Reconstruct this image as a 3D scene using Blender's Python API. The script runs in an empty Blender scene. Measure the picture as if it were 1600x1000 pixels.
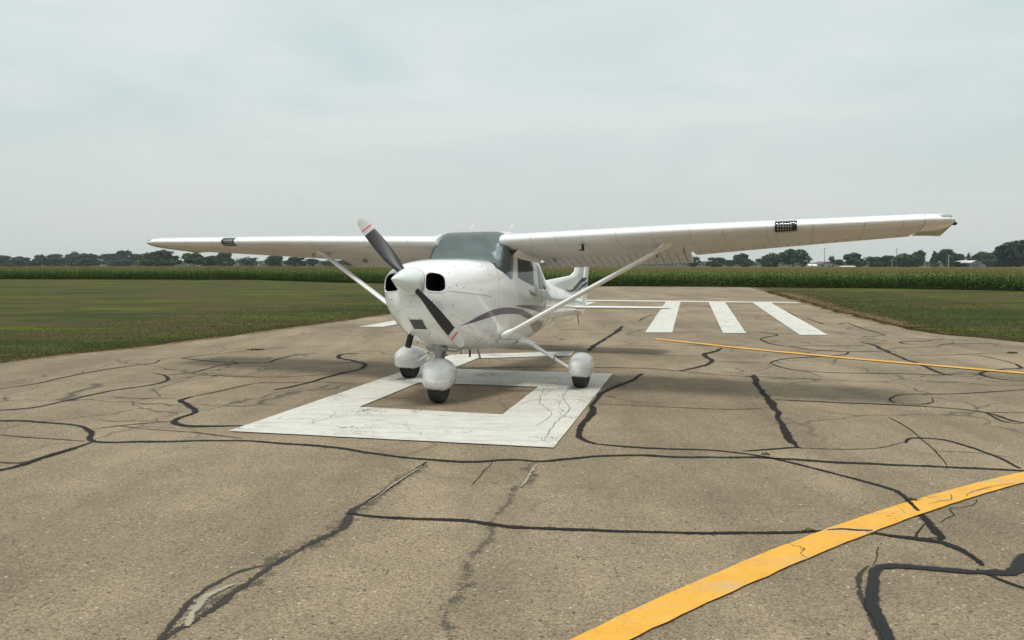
import bpy, bmesh, math, random
import numpy as np
from mathutils import Vector, Matrix, noise as mnoise
from mathutils.bvhtree import BVHTree
R = math.radians
scn = bpy.context.scene
col = scn.collection
rng = np.random.default_rng(7)
random.seed(7)

# ------------------------------------------------------------------ camera, sky, sun, exposure
CAM_H = 1.622
cam_d = bpy.data.cameras.new('camera'); cam = bpy.data.objects.new('camera', cam_d); col.objects.link(cam)
cam_d.sensor_width = 36; cam_d.lens = 1222/1600*36
cam_d.clip_start = .05; cam_d.clip_end = 8000
cam.location = (0, 0, CAM_H); cam.rotation_euler = (R(90)-math.atan(86/1222), 0, 0)
scn.camera = cam
scn.render.resolution_x = 1024; scn.render.resolution_y = 640

SUN_EL, SUN_AZ = 68, 186           # azimuth measured from +Y clockwise: light comes from behind the camera, high up
w = bpy.data.worlds.new('World'); scn.world = w; w.use_nodes = True
nt = w.node_tree; N = nt.nodes; LK = nt.links; N.clear()
out = N.new('ShaderNodeOutputWorld'); mix = N.new('ShaderNodeMixShader')
b1 = N.new('ShaderNodeBackground'); b2 = N.new('ShaderNodeBackground')
sky = N.new('ShaderNodeTexSky'); sky.sky_type = 'NISHITA'; sky.sun_disc = False
sky.sun_elevation = R(SUN_EL); sky.sun_rotation = R(SUN_AZ); sky.air_density = 1.3; sky.dust_density = 4
b1.inputs[1].default_value = .10
LK.new(sky.outputs[0], b1.inputs[0])
tc = N.new('ShaderNodeTexCoord'); mp = N.new('ShaderNodeMapping'); mp.inputs['Scale'].default_value = (1.2, 1.2, 5.0)
LK.new(tc.outputs['Generated'], mp.inputs[0])
n1 = N.new('ShaderNodeTexNoise'); n1.inputs['Scale'].default_value = 1.9; n1.inputs['Detail'].default_value = 6; n1.inputs['Roughness'].default_value = .52
n1.inputs['Distortion'].default_value = .5
LK.new(mp.outputs[0], n1.inputs[0])
cr = N.new('ShaderNodeValToRGB'); e = cr.color_ramp.elements
e[0].position = .36; e[0].color = (.375, .442, .440, 1); e[1].position = .60; e[1].color = (.463, .494, .486, 1)
LK.new(n1.outputs['Fac'], cr.inputs[0])
# warm murk low at the horizon, slightly brighter cloud overhead (an overcast dome is brightest at its top)
sx = N.new('ShaderNodeSeparateXYZ'); LK.new(tc.outputs['Generated'], sx.inputs[0])
mm = N.new('ShaderNodeMix'); mm.data_type = 'RGBA'
mm.inputs[6].default_value = (.408, .426, .409, 1)
mfac = N.new('ShaderNodeMapRange'); mfac.inputs[1].default_value = .0; mfac.inputs[2].default_value = .22
LK.new(sx.outputs['Z'], mfac.inputs[0]); LK.new(mfac.outputs[0], mm.inputs[0]); LK.new(cr.outputs[0], mm.inputs[7])
top = N.new('ShaderNodeMapRange'); top.inputs[1].default_value = .35; top.inputs[2].default_value = 1; top.inputs[3].default_value = 1.0; top.inputs[4].default_value = 1.5
LK.new(sx.outputs['Z'], top.inputs[0])
LK.new(mm.outputs[2], b2.inputs[0]); LK.new(top.outputs[0], b2.inputs[1])
mix.inputs[0].default_value = .93
LK.new(b1.outputs[0], mix.inputs[1]); LK.new(b2.outputs[0], mix.inputs[2]); LK.new(mix.outputs[0], out.inputs[0])

sd = bpy.data.lights.new('sun', 'SUN'); sd.energy = 1.5; sd.angle = R(13); sd.color = (1, .955, .88)
sun = bpy.data.objects.new('sun', sd); col.objects.link(sun)
sdir = Vector((math.sin(R(SUN_AZ))*math.cos(R(SUN_EL)), math.cos(R(SUN_AZ))*math.cos(R(SUN_EL)), math.sin(R(SUN_EL))))
sun.rotation_euler = sdir.to_track_quat('Z', 'Y').to_euler(); sun.location = (0, 0, 60)
scn.view_settings.view_transform = 'Standard'; scn.view_settings.look = 'None'
scn.view_settings.exposure = .70; scn.view_settings.gamma = 1
scn.cycles.max_bounces = 8; scn.cycles.transparent_max_bounces = 16; scn.cycles.volume_bounces = 0

# ------------------------------------------------------------------ helpers
def tag(o, label=None, cat=None, group=None, kind=None):
    if label: o['label'] = label
    if cat: o['category'] = cat
    if group: o['group'] = group
    if kind: o['kind'] = kind
    return o
def empty(name, loc=(0, 0, 0), **k):
    o = bpy.data.objects.new(name, None); col.objects.link(o); o.location = loc; o.empty_display_size = .3
    return tag(o, **k)
def shade(me, ang=35):
    bm = bmesh.new(); bm.from_mesh(me); c = math.cos(R(ang))
    for f in bm.faces: f.smooth = True
    for ed in bm.edges:
        if len(ed.link_faces) == 2:
            ed.smooth = ed.link_faces[0].normal.dot(ed.link_faces[1].normal) > c
    bm.to_mesh(me); bm.free()
def link(name, me, mat, parent=None, ang=35):
    if mat is not None and not me.materials:
        for m in (mat if isinstance(mat, (list, tuple)) else [mat]): me.materials.append(m)
    if ang: shade(me, ang)
    o = bpy.data.objects.new(name, me); col.objects.link(o)
    if parent is not None: o.parent = parent
    return o
class MB:
    def __init__(s): s.v = []; s.f = []; s.m = []
    def add(s, v, f, m=0):
        n = len(s.v); s.v += [tuple(p) for p in v]; s.f += [tuple(i+n for i in q) for q in f]; s.m += [m]*len(f); return s
    def box(s, c, d, m=0, rot=None):
        c = Vector(c); vs = []
        for i in (-1, 1):
            for j in (-1, 1):
                for k in (-1, 1):
                    p = Vector((i*d[0]/2, j*d[1]/2, k*d[2]/2))
                    if rot is not None: p = rot @ p
                    vs.append(c+p)
        return s.add(vs, [(0, 1, 3, 2), (4, 6, 7, 5), (0, 4, 5, 1), (2, 3, 7, 6), (0, 2, 6, 4), (1, 5, 7, 3)], m)
    def tube(s, pts, rad, n=10, m=0, cap=True, asp=None):
        pts = [Vector(p) for p in pts]; rad = rad if isinstance(rad, (list, tuple)) else [rad]*len(pts)
        vs = []; fs = []
        up = Vector((0, 0, 1))
        for i, p in enumerate(pts):
            d = (pts[min(i+1, len(pts)-1)]-pts[max(i-1, 0)]).normalized()
            ref = asp[0] if asp else (up if abs(d.z) < .9 else Vector((1, 0, 0)))
            a = ref - d*ref.dot(d); a.normalize(); b = d.cross(a)
            r1 = rad[i]*(asp[1] if asp else 1); r2 = rad[i]
            for k in range(n):
                t = 2*math.pi*k/n; vs.append(p+a*math.cos(t)*r1+b*math.sin(t)*r2)
        for i in range(len(pts)-1):
            for k in range(n):
                k2 = (k+1) % n; fs.append((i*n+k, i*n+k2, (i+1)*n+k2, (i+1)*n+k))
        if cap: fs.append(tuple(range(n))[::-1]); fs.append(tuple((len(pts)-1)*n+k for k in range(n)))
        return s.add(vs, fs, m)
    def mesh(s, name='m'):
        me = bpy.data.meshes.new(name); me.from_pydata(s.v, [], s.f); me.polygons.foreach_set('material_index', s.m)
        bm = bmesh.new(); bm.from_mesh(me); bmesh.ops.recalc_face_normals(bm, faces=bm.faces); bm.to_mesh(me); bm.free()
        me.update(); return me
    def build(s, name, mat, parent=None, ang=35):
        return link(name, s.mesh(name), mat, parent, ang)
def rings_mesh(rings, closed=True, cap0=True, cap1=True):
    n = len(rings[0]); mb = MB(); v = [p for r in rings for p in r]; f = []
    for i in range(len(rings)-1):
        for k in range(n if closed else n-1):
            k2 = (k+1) % n; f.append((i*n+k, i*n+k2, (i+1)*n+k2, (i+1)*n+k))
    if cap0: f.append(tuple(range(n))[::-1])
    if cap1: f.append(tuple((len(rings)-1)*n+k for k in range(n)))
    mb.add(v, f); return mb
def np_mesh(name, V, F, attr=None):
    """V (n,3), F (m,k) fast mesh, attr dict of per-face colours"""
    me = bpy.data.meshes.new(name); V = np.asarray(V, np.float32); F = np.asarray(F, np.int32); k = F.shape[1]
    me.vertices.add(len(V)); me.vertices.foreach_set('co', V.ravel())
    me.loops.add(F.size); me.loops.foreach_set('vertex_index', F.ravel())
    me.polygons.add(len(F)); me.polygons.foreach_set('loop_start', np.arange(0, F.size, k, dtype=np.int32))
    me.polygons.foreach_set('loop_total', np.full(len(F), k, np.int32))
    me.update(calc_edges=True)
    if attr is not None:
        a = me.attributes.new('tint', 'FLOAT', 'FACE'); a.data.foreach_set('value', np.asarray(attr, np.float32))
    return me

# ------------------------------------------------------------------ materials
def mat(name, base=(.8, .8, .8), rough=.5, metal=0, spec=.5, coat=0, emit=None):
    m = bpy.data.materials.new(name); m.use_nodes = True; p = m.node_tree.nodes['Principled BSDF']
    p.inputs['Base Color'].default_value = (*base, 1); p.inputs['Roughness'].default_value = rough
    p.inputs['Metallic'].default_value = metal; p.inputs['Specular IOR Level'].default_value = spec
    p.inputs['Coat Weight'].default_value = coat; p.inputs['Coat Roughness'].default_value = .08
    return m
def G(m): 
    return m.node_tree, m.node_tree.nodes, m.node_tree.links, m.node_tree.nodes['Principled BSDF']
def noise(nt, scale, detail=4, rough=.55, vec=None, dist=0):
    n = nt.nodes.new('ShaderNodeTexNoise'); n.inputs['Scale'].default_value = scale; n.inputs['Detail'].default_value = detail
    n.inputs['Roughness'].default_value = rough; n.inputs['Distortion'].default_value = dist
    if vec is not None: nt.links.new(vec, n.inputs['Vector'])
    return n.outputs['Fac']
def ramp(nt, fac, stops):
    r = nt.nodes.new('ShaderNodeValToRGB'); els = r.color_ramp.elements
    while len(els) < len(stops): els.new(.5)
    for el, (p, c) in zip(els, stops):
        el.position = p; el.color = (*c, 1) if isinstance(c, tuple) else (c, c, c, 1)
    nt.links.new(fac, r.inputs[0]); return r.outputs[0]
def mixc(nt, fac, a, b, mode='MIX'):
    x = nt.nodes.new('ShaderNodeMix'); x.data_type = 'RGBA'; x.blend_type = mode
    for i, v in ((0, fac), (6, a), (7, b)):
        if isinstance(v, bpy.types.NodeSocket): nt.links.new(v, x.inputs[i])
        else: x.inputs[i].default_value = (*v, 1) if isinstance(v, tuple) else v
    return x.outputs[2]
def math_(nt, op, a, b=0, c=0):
    x = nt.nodes.new('ShaderNodeMath'); x.operation = op
    for i, v in enumerate((a, b, c)):
        if isinstance(v, bpy.types.NodeSocket): nt.links.new(v, x.inputs[i])
        else: x.inputs[i].default_value = v
    return x.outputs[0]
def pos(nt): 
    return nt.nodes.new('ShaderNodeNewGeometry').outputs['Position']
def objc(nt): 
    return nt.nodes.new('ShaderNodeTexCoord').outputs['Object']
def mapv(nt, v, sc=(1, 1, 1), rot=(0, 0, 0)):
    m = nt.nodes.new('ShaderNodeMapping'); m.inputs['Scale'].default_value = sc; m.inputs['Rotation'].default_value = rot
    nt.links.new(v, m.inputs[0]); return m.outputs[0]
def bump(nt, p, h, s=.3, d=.01):
    b = nt.nodes.new('ShaderNodeBump'); b.inputs['Strength'].default_value = s; b.inputs['Distance'].default_value = d
    nt.links.new(h, b.inputs['Height']); nt.links.new(b.outputs[0], p.inputs['Normal'])

# asphalt ---------------------------------------------------------------
def asphalt_color(nt):
    P = pos(nt)
    big = noise(nt, .35, 4, .6, P); mid = noise(nt, 2.2, 5, .6, P)
    streak = noise(nt, 1, 4, .6, mapv(nt, P, (1.1, .12, 1), (0, 0, R(13.5))))
    fine = noise(nt, 55, 3, .7, P)
    c = ramp(nt, big, [(.32, (.200, .157, .106)), (.68, (.302, .241, .164))])
    c = mixc(nt, .55, c, ramp(nt, mid, [(.3, (.76, .76, .77)), (.7, (1.12, 1.11, 1.09))]), 'MULTIPLY')
    c = mixc(nt, .45, c, ramp(nt, streak, [(.36, (.58, .58, .59)), (.64, (1.2, 1.19, 1.14))]), 'MULTIPLY')
    v = nt.nodes.new('ShaderNodeTexVoronoi'); v.inputs['Scale'].default_value = 105; nt.links.new(P, v.inputs['Vector'])
    sep = nt.nodes.new('ShaderNodeSeparateColor'); nt.links.new(v.outputs['Color'], sep.inputs[0])
    c = mixc(nt, .85, c, ramp(nt, sep.outputs[0], [(0, (.50, .49, .47)), (.35, (.88, .87, .86)), (.72, (1.08, 1.08, 1.07)), (.93, (1.22, 1.21, 1.2)), (1, (1.55, 1.55, 1.55))]), 'MULTIPLY')
    c = mixc(nt, .6, c, ramp(nt, fine, [(.3, (.62, .62, .62)), (.7, (1.3, 1.3, 1.3))]), 'MULTIPLY')
    v2 = nt.nodes.new('ShaderNodeTexVoronoi'); v2.inputs['Scale'].default_value = 38; nt.links.new(P, v2.inputs['Vector'])
    sp2 = nt.nodes.new('ShaderNodeSeparateColor'); nt.links.new(v2.outputs['Color'], sp2.inputs[0])
    lim = math_(nt, 'GREATER_THAN', sp2.outputs[1], .978); d2 = math_(nt, 'LESS_THAN', v2.outputs['Distance'], .32)
    c = mixc(nt, math_(nt, 'MULTIPLY', lim, d2), c, (.40, .35, .28))
    lim = math_(nt, 'GREATER_THAN', sp2.outputs[0], .955); d2 = math_(nt, 'LESS_THAN', v2.outputs['Distance'], .36)
    c = mixc(nt, math_(nt, 'MULTIPLY', lim, d2), c, (.085, .075, .06))
    # fine unsealed cracks
    dis = nt.nodes.new('ShaderNodeTexNoise'); dis.inputs['Scale'].default_value = 1.6; dis.inputs['Detail'].default_value = 6; nt.links.new(P, dis.inputs['Vector'])
    vm = nt.nodes.new('ShaderNodeVectorMath'); vm.operation = 'MULTIPLY_ADD'; nt.links.new(dis.outputs['Color'], vm.inputs[0])
    vm.inputs[1].default_value = (.9, .9, 0); nt.links.new(P, vm.inputs[2])
    ve = nt.nodes.new('ShaderNodeTexVoronoi'); ve.feature = 'DISTANCE_TO_EDGE'; ve.inputs['Scale'].default_value = .62
    nt.links.new(vm.outputs[0], ve.inputs['Vector'])
    gate = ramp(nt, noise(nt, .28, 2, .5, P), [(.44, 0.), (.54, 1.)])
    ck = ramp(nt, ve.outputs['Distance'], [(.0, 1.), (.007, .85), (.015, 0.)])
    sy = nt.nodes.new('ShaderNodeSeparateXYZ'); nt.links.new(P, sy.inputs[0]); near = nt.nodes.new('ShaderNodeMapRange'); nt.links.new(sy.outputs['Y'], near.inputs[0]); near.inputs[1].default_value = 5.5; near.inputs[2].default_value = 9
    near.inputs[3].default_value = .15
    k = math_(nt, 'MULTIPLY', math_(nt, 'MULTIPLY', gate, ck), near.outputs[0])
    c = mixc(nt, math_(nt, 'MULTIPLY', k, .9), c, (.07, .06, .05))
    # rusty stains
    st = ramp(nt, noise(nt, 3.1, 3, .6, mapv(nt, P, (1, 1.7, 1))), [(.725, 0.), (.80, .75)])
    c = mixc(nt, st, c, (.30, .12, .045))
    return c, fine, sep.outputs[0]
m_asph = mat('asphalt', rough=.92, spec=.25); nt_, _, lk, p_ = G(m_asph)
c_, fi, gr = asphalt_color(nt_); lk.new(c_, p_.inputs['Base Color'])
bump(nt_, p_, math_(nt_, 'ADD', fi, math_(nt_, 'MULTIPLY', gr, .6)), .55, .006)

def worn(name, colr, rough, amount, edge=.35, dark=(.05, .048, .045), scale=9, spec=.35):
    """layer on the asphalt that is patchy towards its long edges (uv.y = 0..1 across)"""
    m = mat(name, rough=rough, spec=spec); nt, nn, lk, p = G(m)
    P = pos(nt); uv = nn.new('ShaderNodeUVMap').outputs[0]; s = nn.new('ShaderNodeSeparateXYZ'); lk.new(uv, s.inputs[0])
    d = math_(nt, 'MULTIPLY', math_(nt, 'MINIMUM', s.outputs['Y'], math_(nt, 'SUBTRACT', 1, s.outputs['Y'])), 2)
    n_ = math_(nt, 'ADD', math_(nt, 'MULTIPLY', noise(nt, scale*5, 5, .75, P), .6), math_(nt, 'MULTIPLY', noise(nt, scale, 4, .6, P), .4))
    a = math_(nt, 'ADD', math_(nt, 'DIVIDE', d, edge), math_(nt, 'MULTIPLY', math_(nt, 'SUBTRACT', n_, .5), 4.5))
    a = math_(nt, 'SUBTRACT', a, amount)
    fac = nn.new('ShaderNodeMapRange'); lk.new(a, fac.inputs[0]); fac.inputs[1].default_value = -.15; fac.inputs[2].default_value = .35
    tr = nn.new('ShaderNodeBsdfTransparent'); mx = nn.new('ShaderNodeMixShader'); o = nn['Material Output']
    c = mixc(nt, .6, colr, ramp(nt, noise(nt, 14, 5, .7, P), [(.3, .72), (.7, 1.25)]), 'MULTIPLY')
    lk.new(c, p.inputs['Base Color'])
    lk.new(fac.outputs[0], mx.inputs[0]); lk.new(tr.outputs[0], mx.inputs[1]); lk.new(p.outputs[0], mx.inputs[2]); lk.new(mx.outputs[0], o.inputs[0])
    bump(nt, p, noise(nt, 60, 3, .7, P), .25, .004)
    return m
m_tar = worn('tar_sealant', (.020, .019, .018), .9, .5, edge=.5, spec=.12)
m_tar_old = worn('old_tar', (.105, .091, .073), .9, .9, edge=1.0, scale=11, spec=.12)
m_tar_mid = worn('weathered_tar', (.044, .040, .035), .9, .95, edge=.6, scale=7, spec=.12)
m_tar_black = worn('fresh_tar', (.014, .014, .014), .7, .42, edge=.45, scale=12, spec=.25)
def paint(name, colr, hole=.34, crackw=.0045):
    m = mat(name, rough=.75, spec=.3); nt, nn, lk, p = G(m); P = pos(nt)
    c = mixc(nt, .7, colr, ramp(nt, noise(nt, 5, 6, .65, P), [(.3, .84), (.7, 1.08)]), 'MULTIPLY')
    v = nn.new('ShaderNodeTexVoronoi'); v.inputs['Scale'].default_value = 85; lk.new(P, v.inputs['Vector'])
    se = nn.new('ShaderNodeSeparateColor'); lk.new(v.outputs['Color'], se.inputs[0])
    c = mixc(nt, .5, c, ramp(nt, se.outputs[0], [(0, .8), (.25, .97), (1, 1.05)]), 'MULTIPLY')
    # tyre scuffs and traffic film: long streaks across
    sk = ramp(nt, noise(nt, 1, 5, .7, mapv(nt, P, (1.3, 9, 1), (0, 0, R(-12)))), [(.52, 0.), (.66, .5)])
    c = mixc(nt, sk, c, (.33, .31, .27))
    lk.new(c, p.inputs['Base Color'])
    ho = ramp(nt, math_(nt, 'ADD', math_(nt, 'MULTIPLY', noise(nt, 42, 4, .75, P), .55), math_(nt, 'MULTIPLY', noise(nt, 1.7, 3, .6, P), .45)), [(hole, 0.), (hole+.035, 1.)])
    dis = nn.new('ShaderNodeTexNoise'); dis.inputs['Scale'].default_value = 3; dis.inputs['Detail'].default_value = 7; lk.new(P, dis.inputs['Vector'])
    vm = nn.new('ShaderNodeVectorMath'); vm.operation = 'MULTIPLY_ADD'; lk.new(dis.outputs['Color'], vm.inputs[0]); vm.inputs[1].default_value = (.5, .5, 0); lk.new(P, vm.inputs[2])
    ve = nn.new('ShaderNodeTexVoronoi'); ve.feature = 'DISTANCE_TO_EDGE'; ve.inputs['Scale'].default_value = 1.25; lk.new(vm.outputs[0], ve.inputs['Vector'])
    ck = ramp(nt, ve.outputs['Distance'], [(0, 0.), (crackw*.5, 0.), (crackw, 1.)])
    gate = ramp(nt, noise(nt, .7, 2, .5, P), [(.47, 1.), (.55, 0.)])
    ck = math_(nt, 'MAXIMUM', ck, gate)
    fac = math_(nt, 'MULTIPLY', ho, ck)
    tr = nn.new('ShaderNodeBsdfTransparent'); mx = nn.new('ShaderNodeMixShader'); o = nn['Material Output']
    lk.new(fac, mx.inputs[0]); lk.new(tr.outputs[0], mx.inputs[1]); lk.new(p.outputs[0], mx.inputs[2]); lk.new(mx.outputs[0], o.inputs[0])
    bump(nt, p, noise(nt, 70, 3, .7, P), .3, .004)
    return m
m_white = paint('white_road_paint', (.54, .53, .48), hole=.38); m_yellow = paint('yellow_road_paint', (.66, .34, .05), hole=.33)
m_yfaint = paint('faded_yellow_paint', (.55, .33, .10), hole=.46)

# grass -------------------------------------------------------------------
m_grass = mat('mown_grass', rough=.95, spec=.1); nt_, nn_, lk, p_ = G(m_grass); P_ = pos(nt_)
c_ = ramp(nt_, noise(nt_, 1, 5, .62, mapv(nt_, P_, (.10, .28, 1))), [(.40, (.036, .056, .010)), (.46, (.066, .066, .019)), (.51, (.086, .066, .030)), (.555, (.054, .067, .014)), (.61, (.088, .098, .012))])
c_ = mixc(nt_, .7, c_, ramp(nt_, noise(nt_, 1, 5, .7, mapv(nt_, P_, (.5, 1.6, 1))), [(.3, .60), (.7, 1.35)]), 'MULTIPLY')
c_ = mixc(nt_, .7, c_, ramp(nt_, noise(nt_, 1, 4, .8, mapv(nt_, P_, (16, 16, 1))), [(.3, .5), (.7, 1.4)]), 'MULTIPLY')
lk.new(c_, p_.inputs['Base Color']); bump(nt_, p_, noise(nt_, 25, 4, .8, P_), .8, .05)
m_dirt = worn('bare_soil', (.17, .105, .058), .95, .5, edge=.9, scale=4, spec=.1)
def leaf(name, stops, rough=.55, trans=.25):
    m = mat(name, rough=rough, spec=.3); nt, nn, lk, p = G(m)
    at = nn.new('ShaderNodeAttribute'); at.attribute_name = 'tint'
    c = ramp(nt, at.outputs['Fac'], stops); lk.new(c, p.inputs['Base Color'])
    t = nn.new('ShaderNodeBsdfTranslucent'); lk.new(c, t.inputs[0]); mx = nn.new('ShaderNodeMixShader'); mx.inputs[0].default_value = trans
    lk.new(p.outputs[0], mx.inputs[1]); lk.new(t.outputs[0], mx.inputs[2]); lk.new(mx.outputs[0], nn['Material Output'].inputs[0])
    return m
m_blade = leaf('grass_blades', [(0, (.038, .060, .010)), (.5, (.062, .076, .016)), (.8, (.098, .088, .032)), (1, (.18, .14, .07))], .7)
m_corn = leaf('corn_leaves', [(0, (.030, .075, .010)), (.35, (.062, .130, .016)), (.62, (.13, .21, .03)), (.72, (.19, .22, .05)), (.80, (.16, .15, .05)), (1, (.28, .20, .09))], .5)
m_tree = leaf('tree_leaves', [(0, (.020, .046, .014)), (.5, (.038, .078, .021)), (1, (.075, .115, .030))], .6, .2)
m_tree2 = leaf('tree_leaves_dark', [(0, (.016, .038, .017)), (.5, (.028, .060, .024)), (1, (.050, .084, .030))], .6, .2)
m_bark = mat('bark', (.09, .07, .05), .9)

# aircraft -------------------------------------------------------------------
def paintwork(name, base, rough=.28, dirt=.12, coat=.6):
    m = mat(name, base, rough, coat=coat); nt, nn, lk, p = G(m); O = objc(nt)
    d = ramp(nt, noise(nt, 2.2, 6, .65, mapv(nt, O, (1, 1, 2.2))), [(.35, 1-dirt), (.7, 1.02)])
    sp = ramp(nt, noise(nt, 60, 3, .7, O), [(.70, 1.), (.80, .82)])
    c = mixc(nt, 1., base, d, 'MULTIPLY'); c = mixc(nt, 1., c, sp, 'MULTIPLY'); lk.new(c, p.inputs['Base Color'])
    lk.new(ramp(nt, noise(nt, 3, 4, .6, O), [(.3, rough-.05), (.7, rough+.12)]), p.inputs['Roughness'])
    bump(nt, p, noise(nt, 4.5, 2, .5, O), .035, .02)
    return m
m_body = paintwork('white_aircraft_paint', (.80, .80, .80), .2, .05, 1)
m_wing = paintwork('white_wing_skin', (.78, .78, .775), .18, .05, 1)
m_under = paintwork('dusty_underside_skin', (.74, .72, .70), .55, .10, 0)
m_seam = mat('panel_gap', (.30, .29, .28), .7)
m_groove = mat('pressed_rib', (.42, .40, .38), .6)
m_stripe = paintwork('slate_purple_trim', (.115, .11, .15), .3, .1); m_stripe2 = paintwork('tan_trim', (.33, .31, .24), .35, .1)
m_blue = paintwork('dark_blue_trim', (.035, .055, .085), .3, .1)
m_black = mat('black', (.004, .004, .004), .6); m_rubber = mat('rubber', (.022, .022, .023), .8)
m_blackmet = mat('black_blade_paint', (.012, .0125, .015), .45)
m_metal = mat('bare_metal', (.45, .45, .45), .35, metal=.9); m_grey = mat('grey_fitting', (.30, .30, .29), .5, metal=.3)
m_spinner = paintwork('spinner_paint', (.66, .70, .68), .12, .04, 1)
m_red = mat('red_band', (.50, .09, .06), .45); m_tipw = mat('grey_tip', (.42, .43, .42), .5)
m_seat = mat('seat_fabric', (.10, .095, .09), .9); m_trim_in = mat('cabin_lining', (.16, .15, .13), .85)
m_panel = mat('panel_black', (.018, .018, .02), .7)
def glass(name, tint, gl, rough=.03, haze=.0):
    m = bpy.data.materials.new(name); m.use_nodes = True; nt = m.node_tree; nn = nt.nodes; lk = nt.links; nn.clear()
    o = nn.new('ShaderNodeOutputMaterial'); t = nn.new('ShaderNodeBsdfTransparent'); t.inputs[0].default_value = (*tint, 1)
    g = nn.new('ShaderNodeBsdfGlossy'); g.inputs['Roughness'].default_value = rough; g.inputs[0].default_value = (.92, .98, .98, 1)
    fr = nn.new('ShaderNodeFresnel'); fr.inputs[0].default_value = 1.5
    f = math_(nt, 'ADD', math_(nt, 'MULTIPLY', fr.outputs[0], 1.0), gl)
    mx = nn.new('ShaderNodeMixShader'); lk.new(f, mx.inputs[0]); lk.new(t.outputs[0], mx.inputs[1]); lk.new(g.outputs[0], mx.inputs[2])
    last = mx.outputs[0]
    if haze:
        d = nn.new('ShaderNodeBsdfDiffuse'); d.inputs[0].default_value = (.55, .57, .56, 1); m2 = nn.new('ShaderNodeMixShader')
        hzn = ramp(nt, noise(nt, 3, 4, .6, objc(nt)), [(.3, haze*.6), (.7, haze*1.3)]); lk.new(hzn, m2.inputs[0])
        lk.new(last, m2.inputs[1]); lk.new(d.outputs[0], m2.inputs[2]); last = m2.outputs[0]
    lk.new(last, o.inputs[0]); return m
m_wind = glass('windshield_acrylic', (.84, .89, .89), .03, .04, .06)
m_side = glass('side_window_acrylic', (.42, .46, .46), .0, .03, .02)
m_lens = glass('lamp_lens', (.92, .94, .94), .0)
m_lamp = mat('bright_reflector', (.80, .81, .80), .4)
m_roofw = mat('pale_metal_roof', (.62, .60, .58), .6); m_wallg = mat('grey_siding', (.21, .20, .21), .85); m_wallb = mat('slate_blue_siding', (.14, .17, .21), .85)
m_wallw = mat('white_siding', (.6, .6, .58), .8); m_roofd = mat('dark_shingles', (.11, .095, .095), .9)
m_wood = mat('weathered_pole_wood', (.12, .10, .08), .9); m_pole = mat('pale_pole', (.38, .38, .34), .7)
# traced pavement marks, ground metres
TOPC= [(0.03,[(1.92,4.66),(2.02,4.68),(2.1,4.66),(2.19,4.65)]),(0.045,[(2.73,5.31),(2.7,5.18),(2.67,5.03)]),(0.009,[(2.81,5.18),(2.92,5.24),(3.02,5.27),(3.09,5.4)]),(0.009,[(3.16,5.34),(3.28,5.46),(3.49,5.59),(3.73,5.68)]),(0.007,[(-1.31,7.92),(-0.9,7.73),(-0.38,7.61),(0.0,7.49)]),(0.007,[(0.41,10.05),(0.32,9.11),(0.43,8.4),(0.24,7.73)]),(0.007,[(0.94,10.83),(0.63,9.55),(0.65,8.7),(0.45,7.92),(0.29,7.1)]),(0.008,[(-2.11,7.73),(-1.89,8.15),(-1.55,8.33)])]
PALE= [(0.09,[(-1.41,3.87),(-1.45,3.79),(-1.48,3.67),(-1.49,3.53),(-1.48,3.4)]),(0.05,[(-0.72,6.21),(-0.86,5.71),(-0.93,5.43),(-0.98,5.24)]),(0.05,[(0.2,6.27),(0.13,5.92),(0.06,5.61)])]
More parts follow.
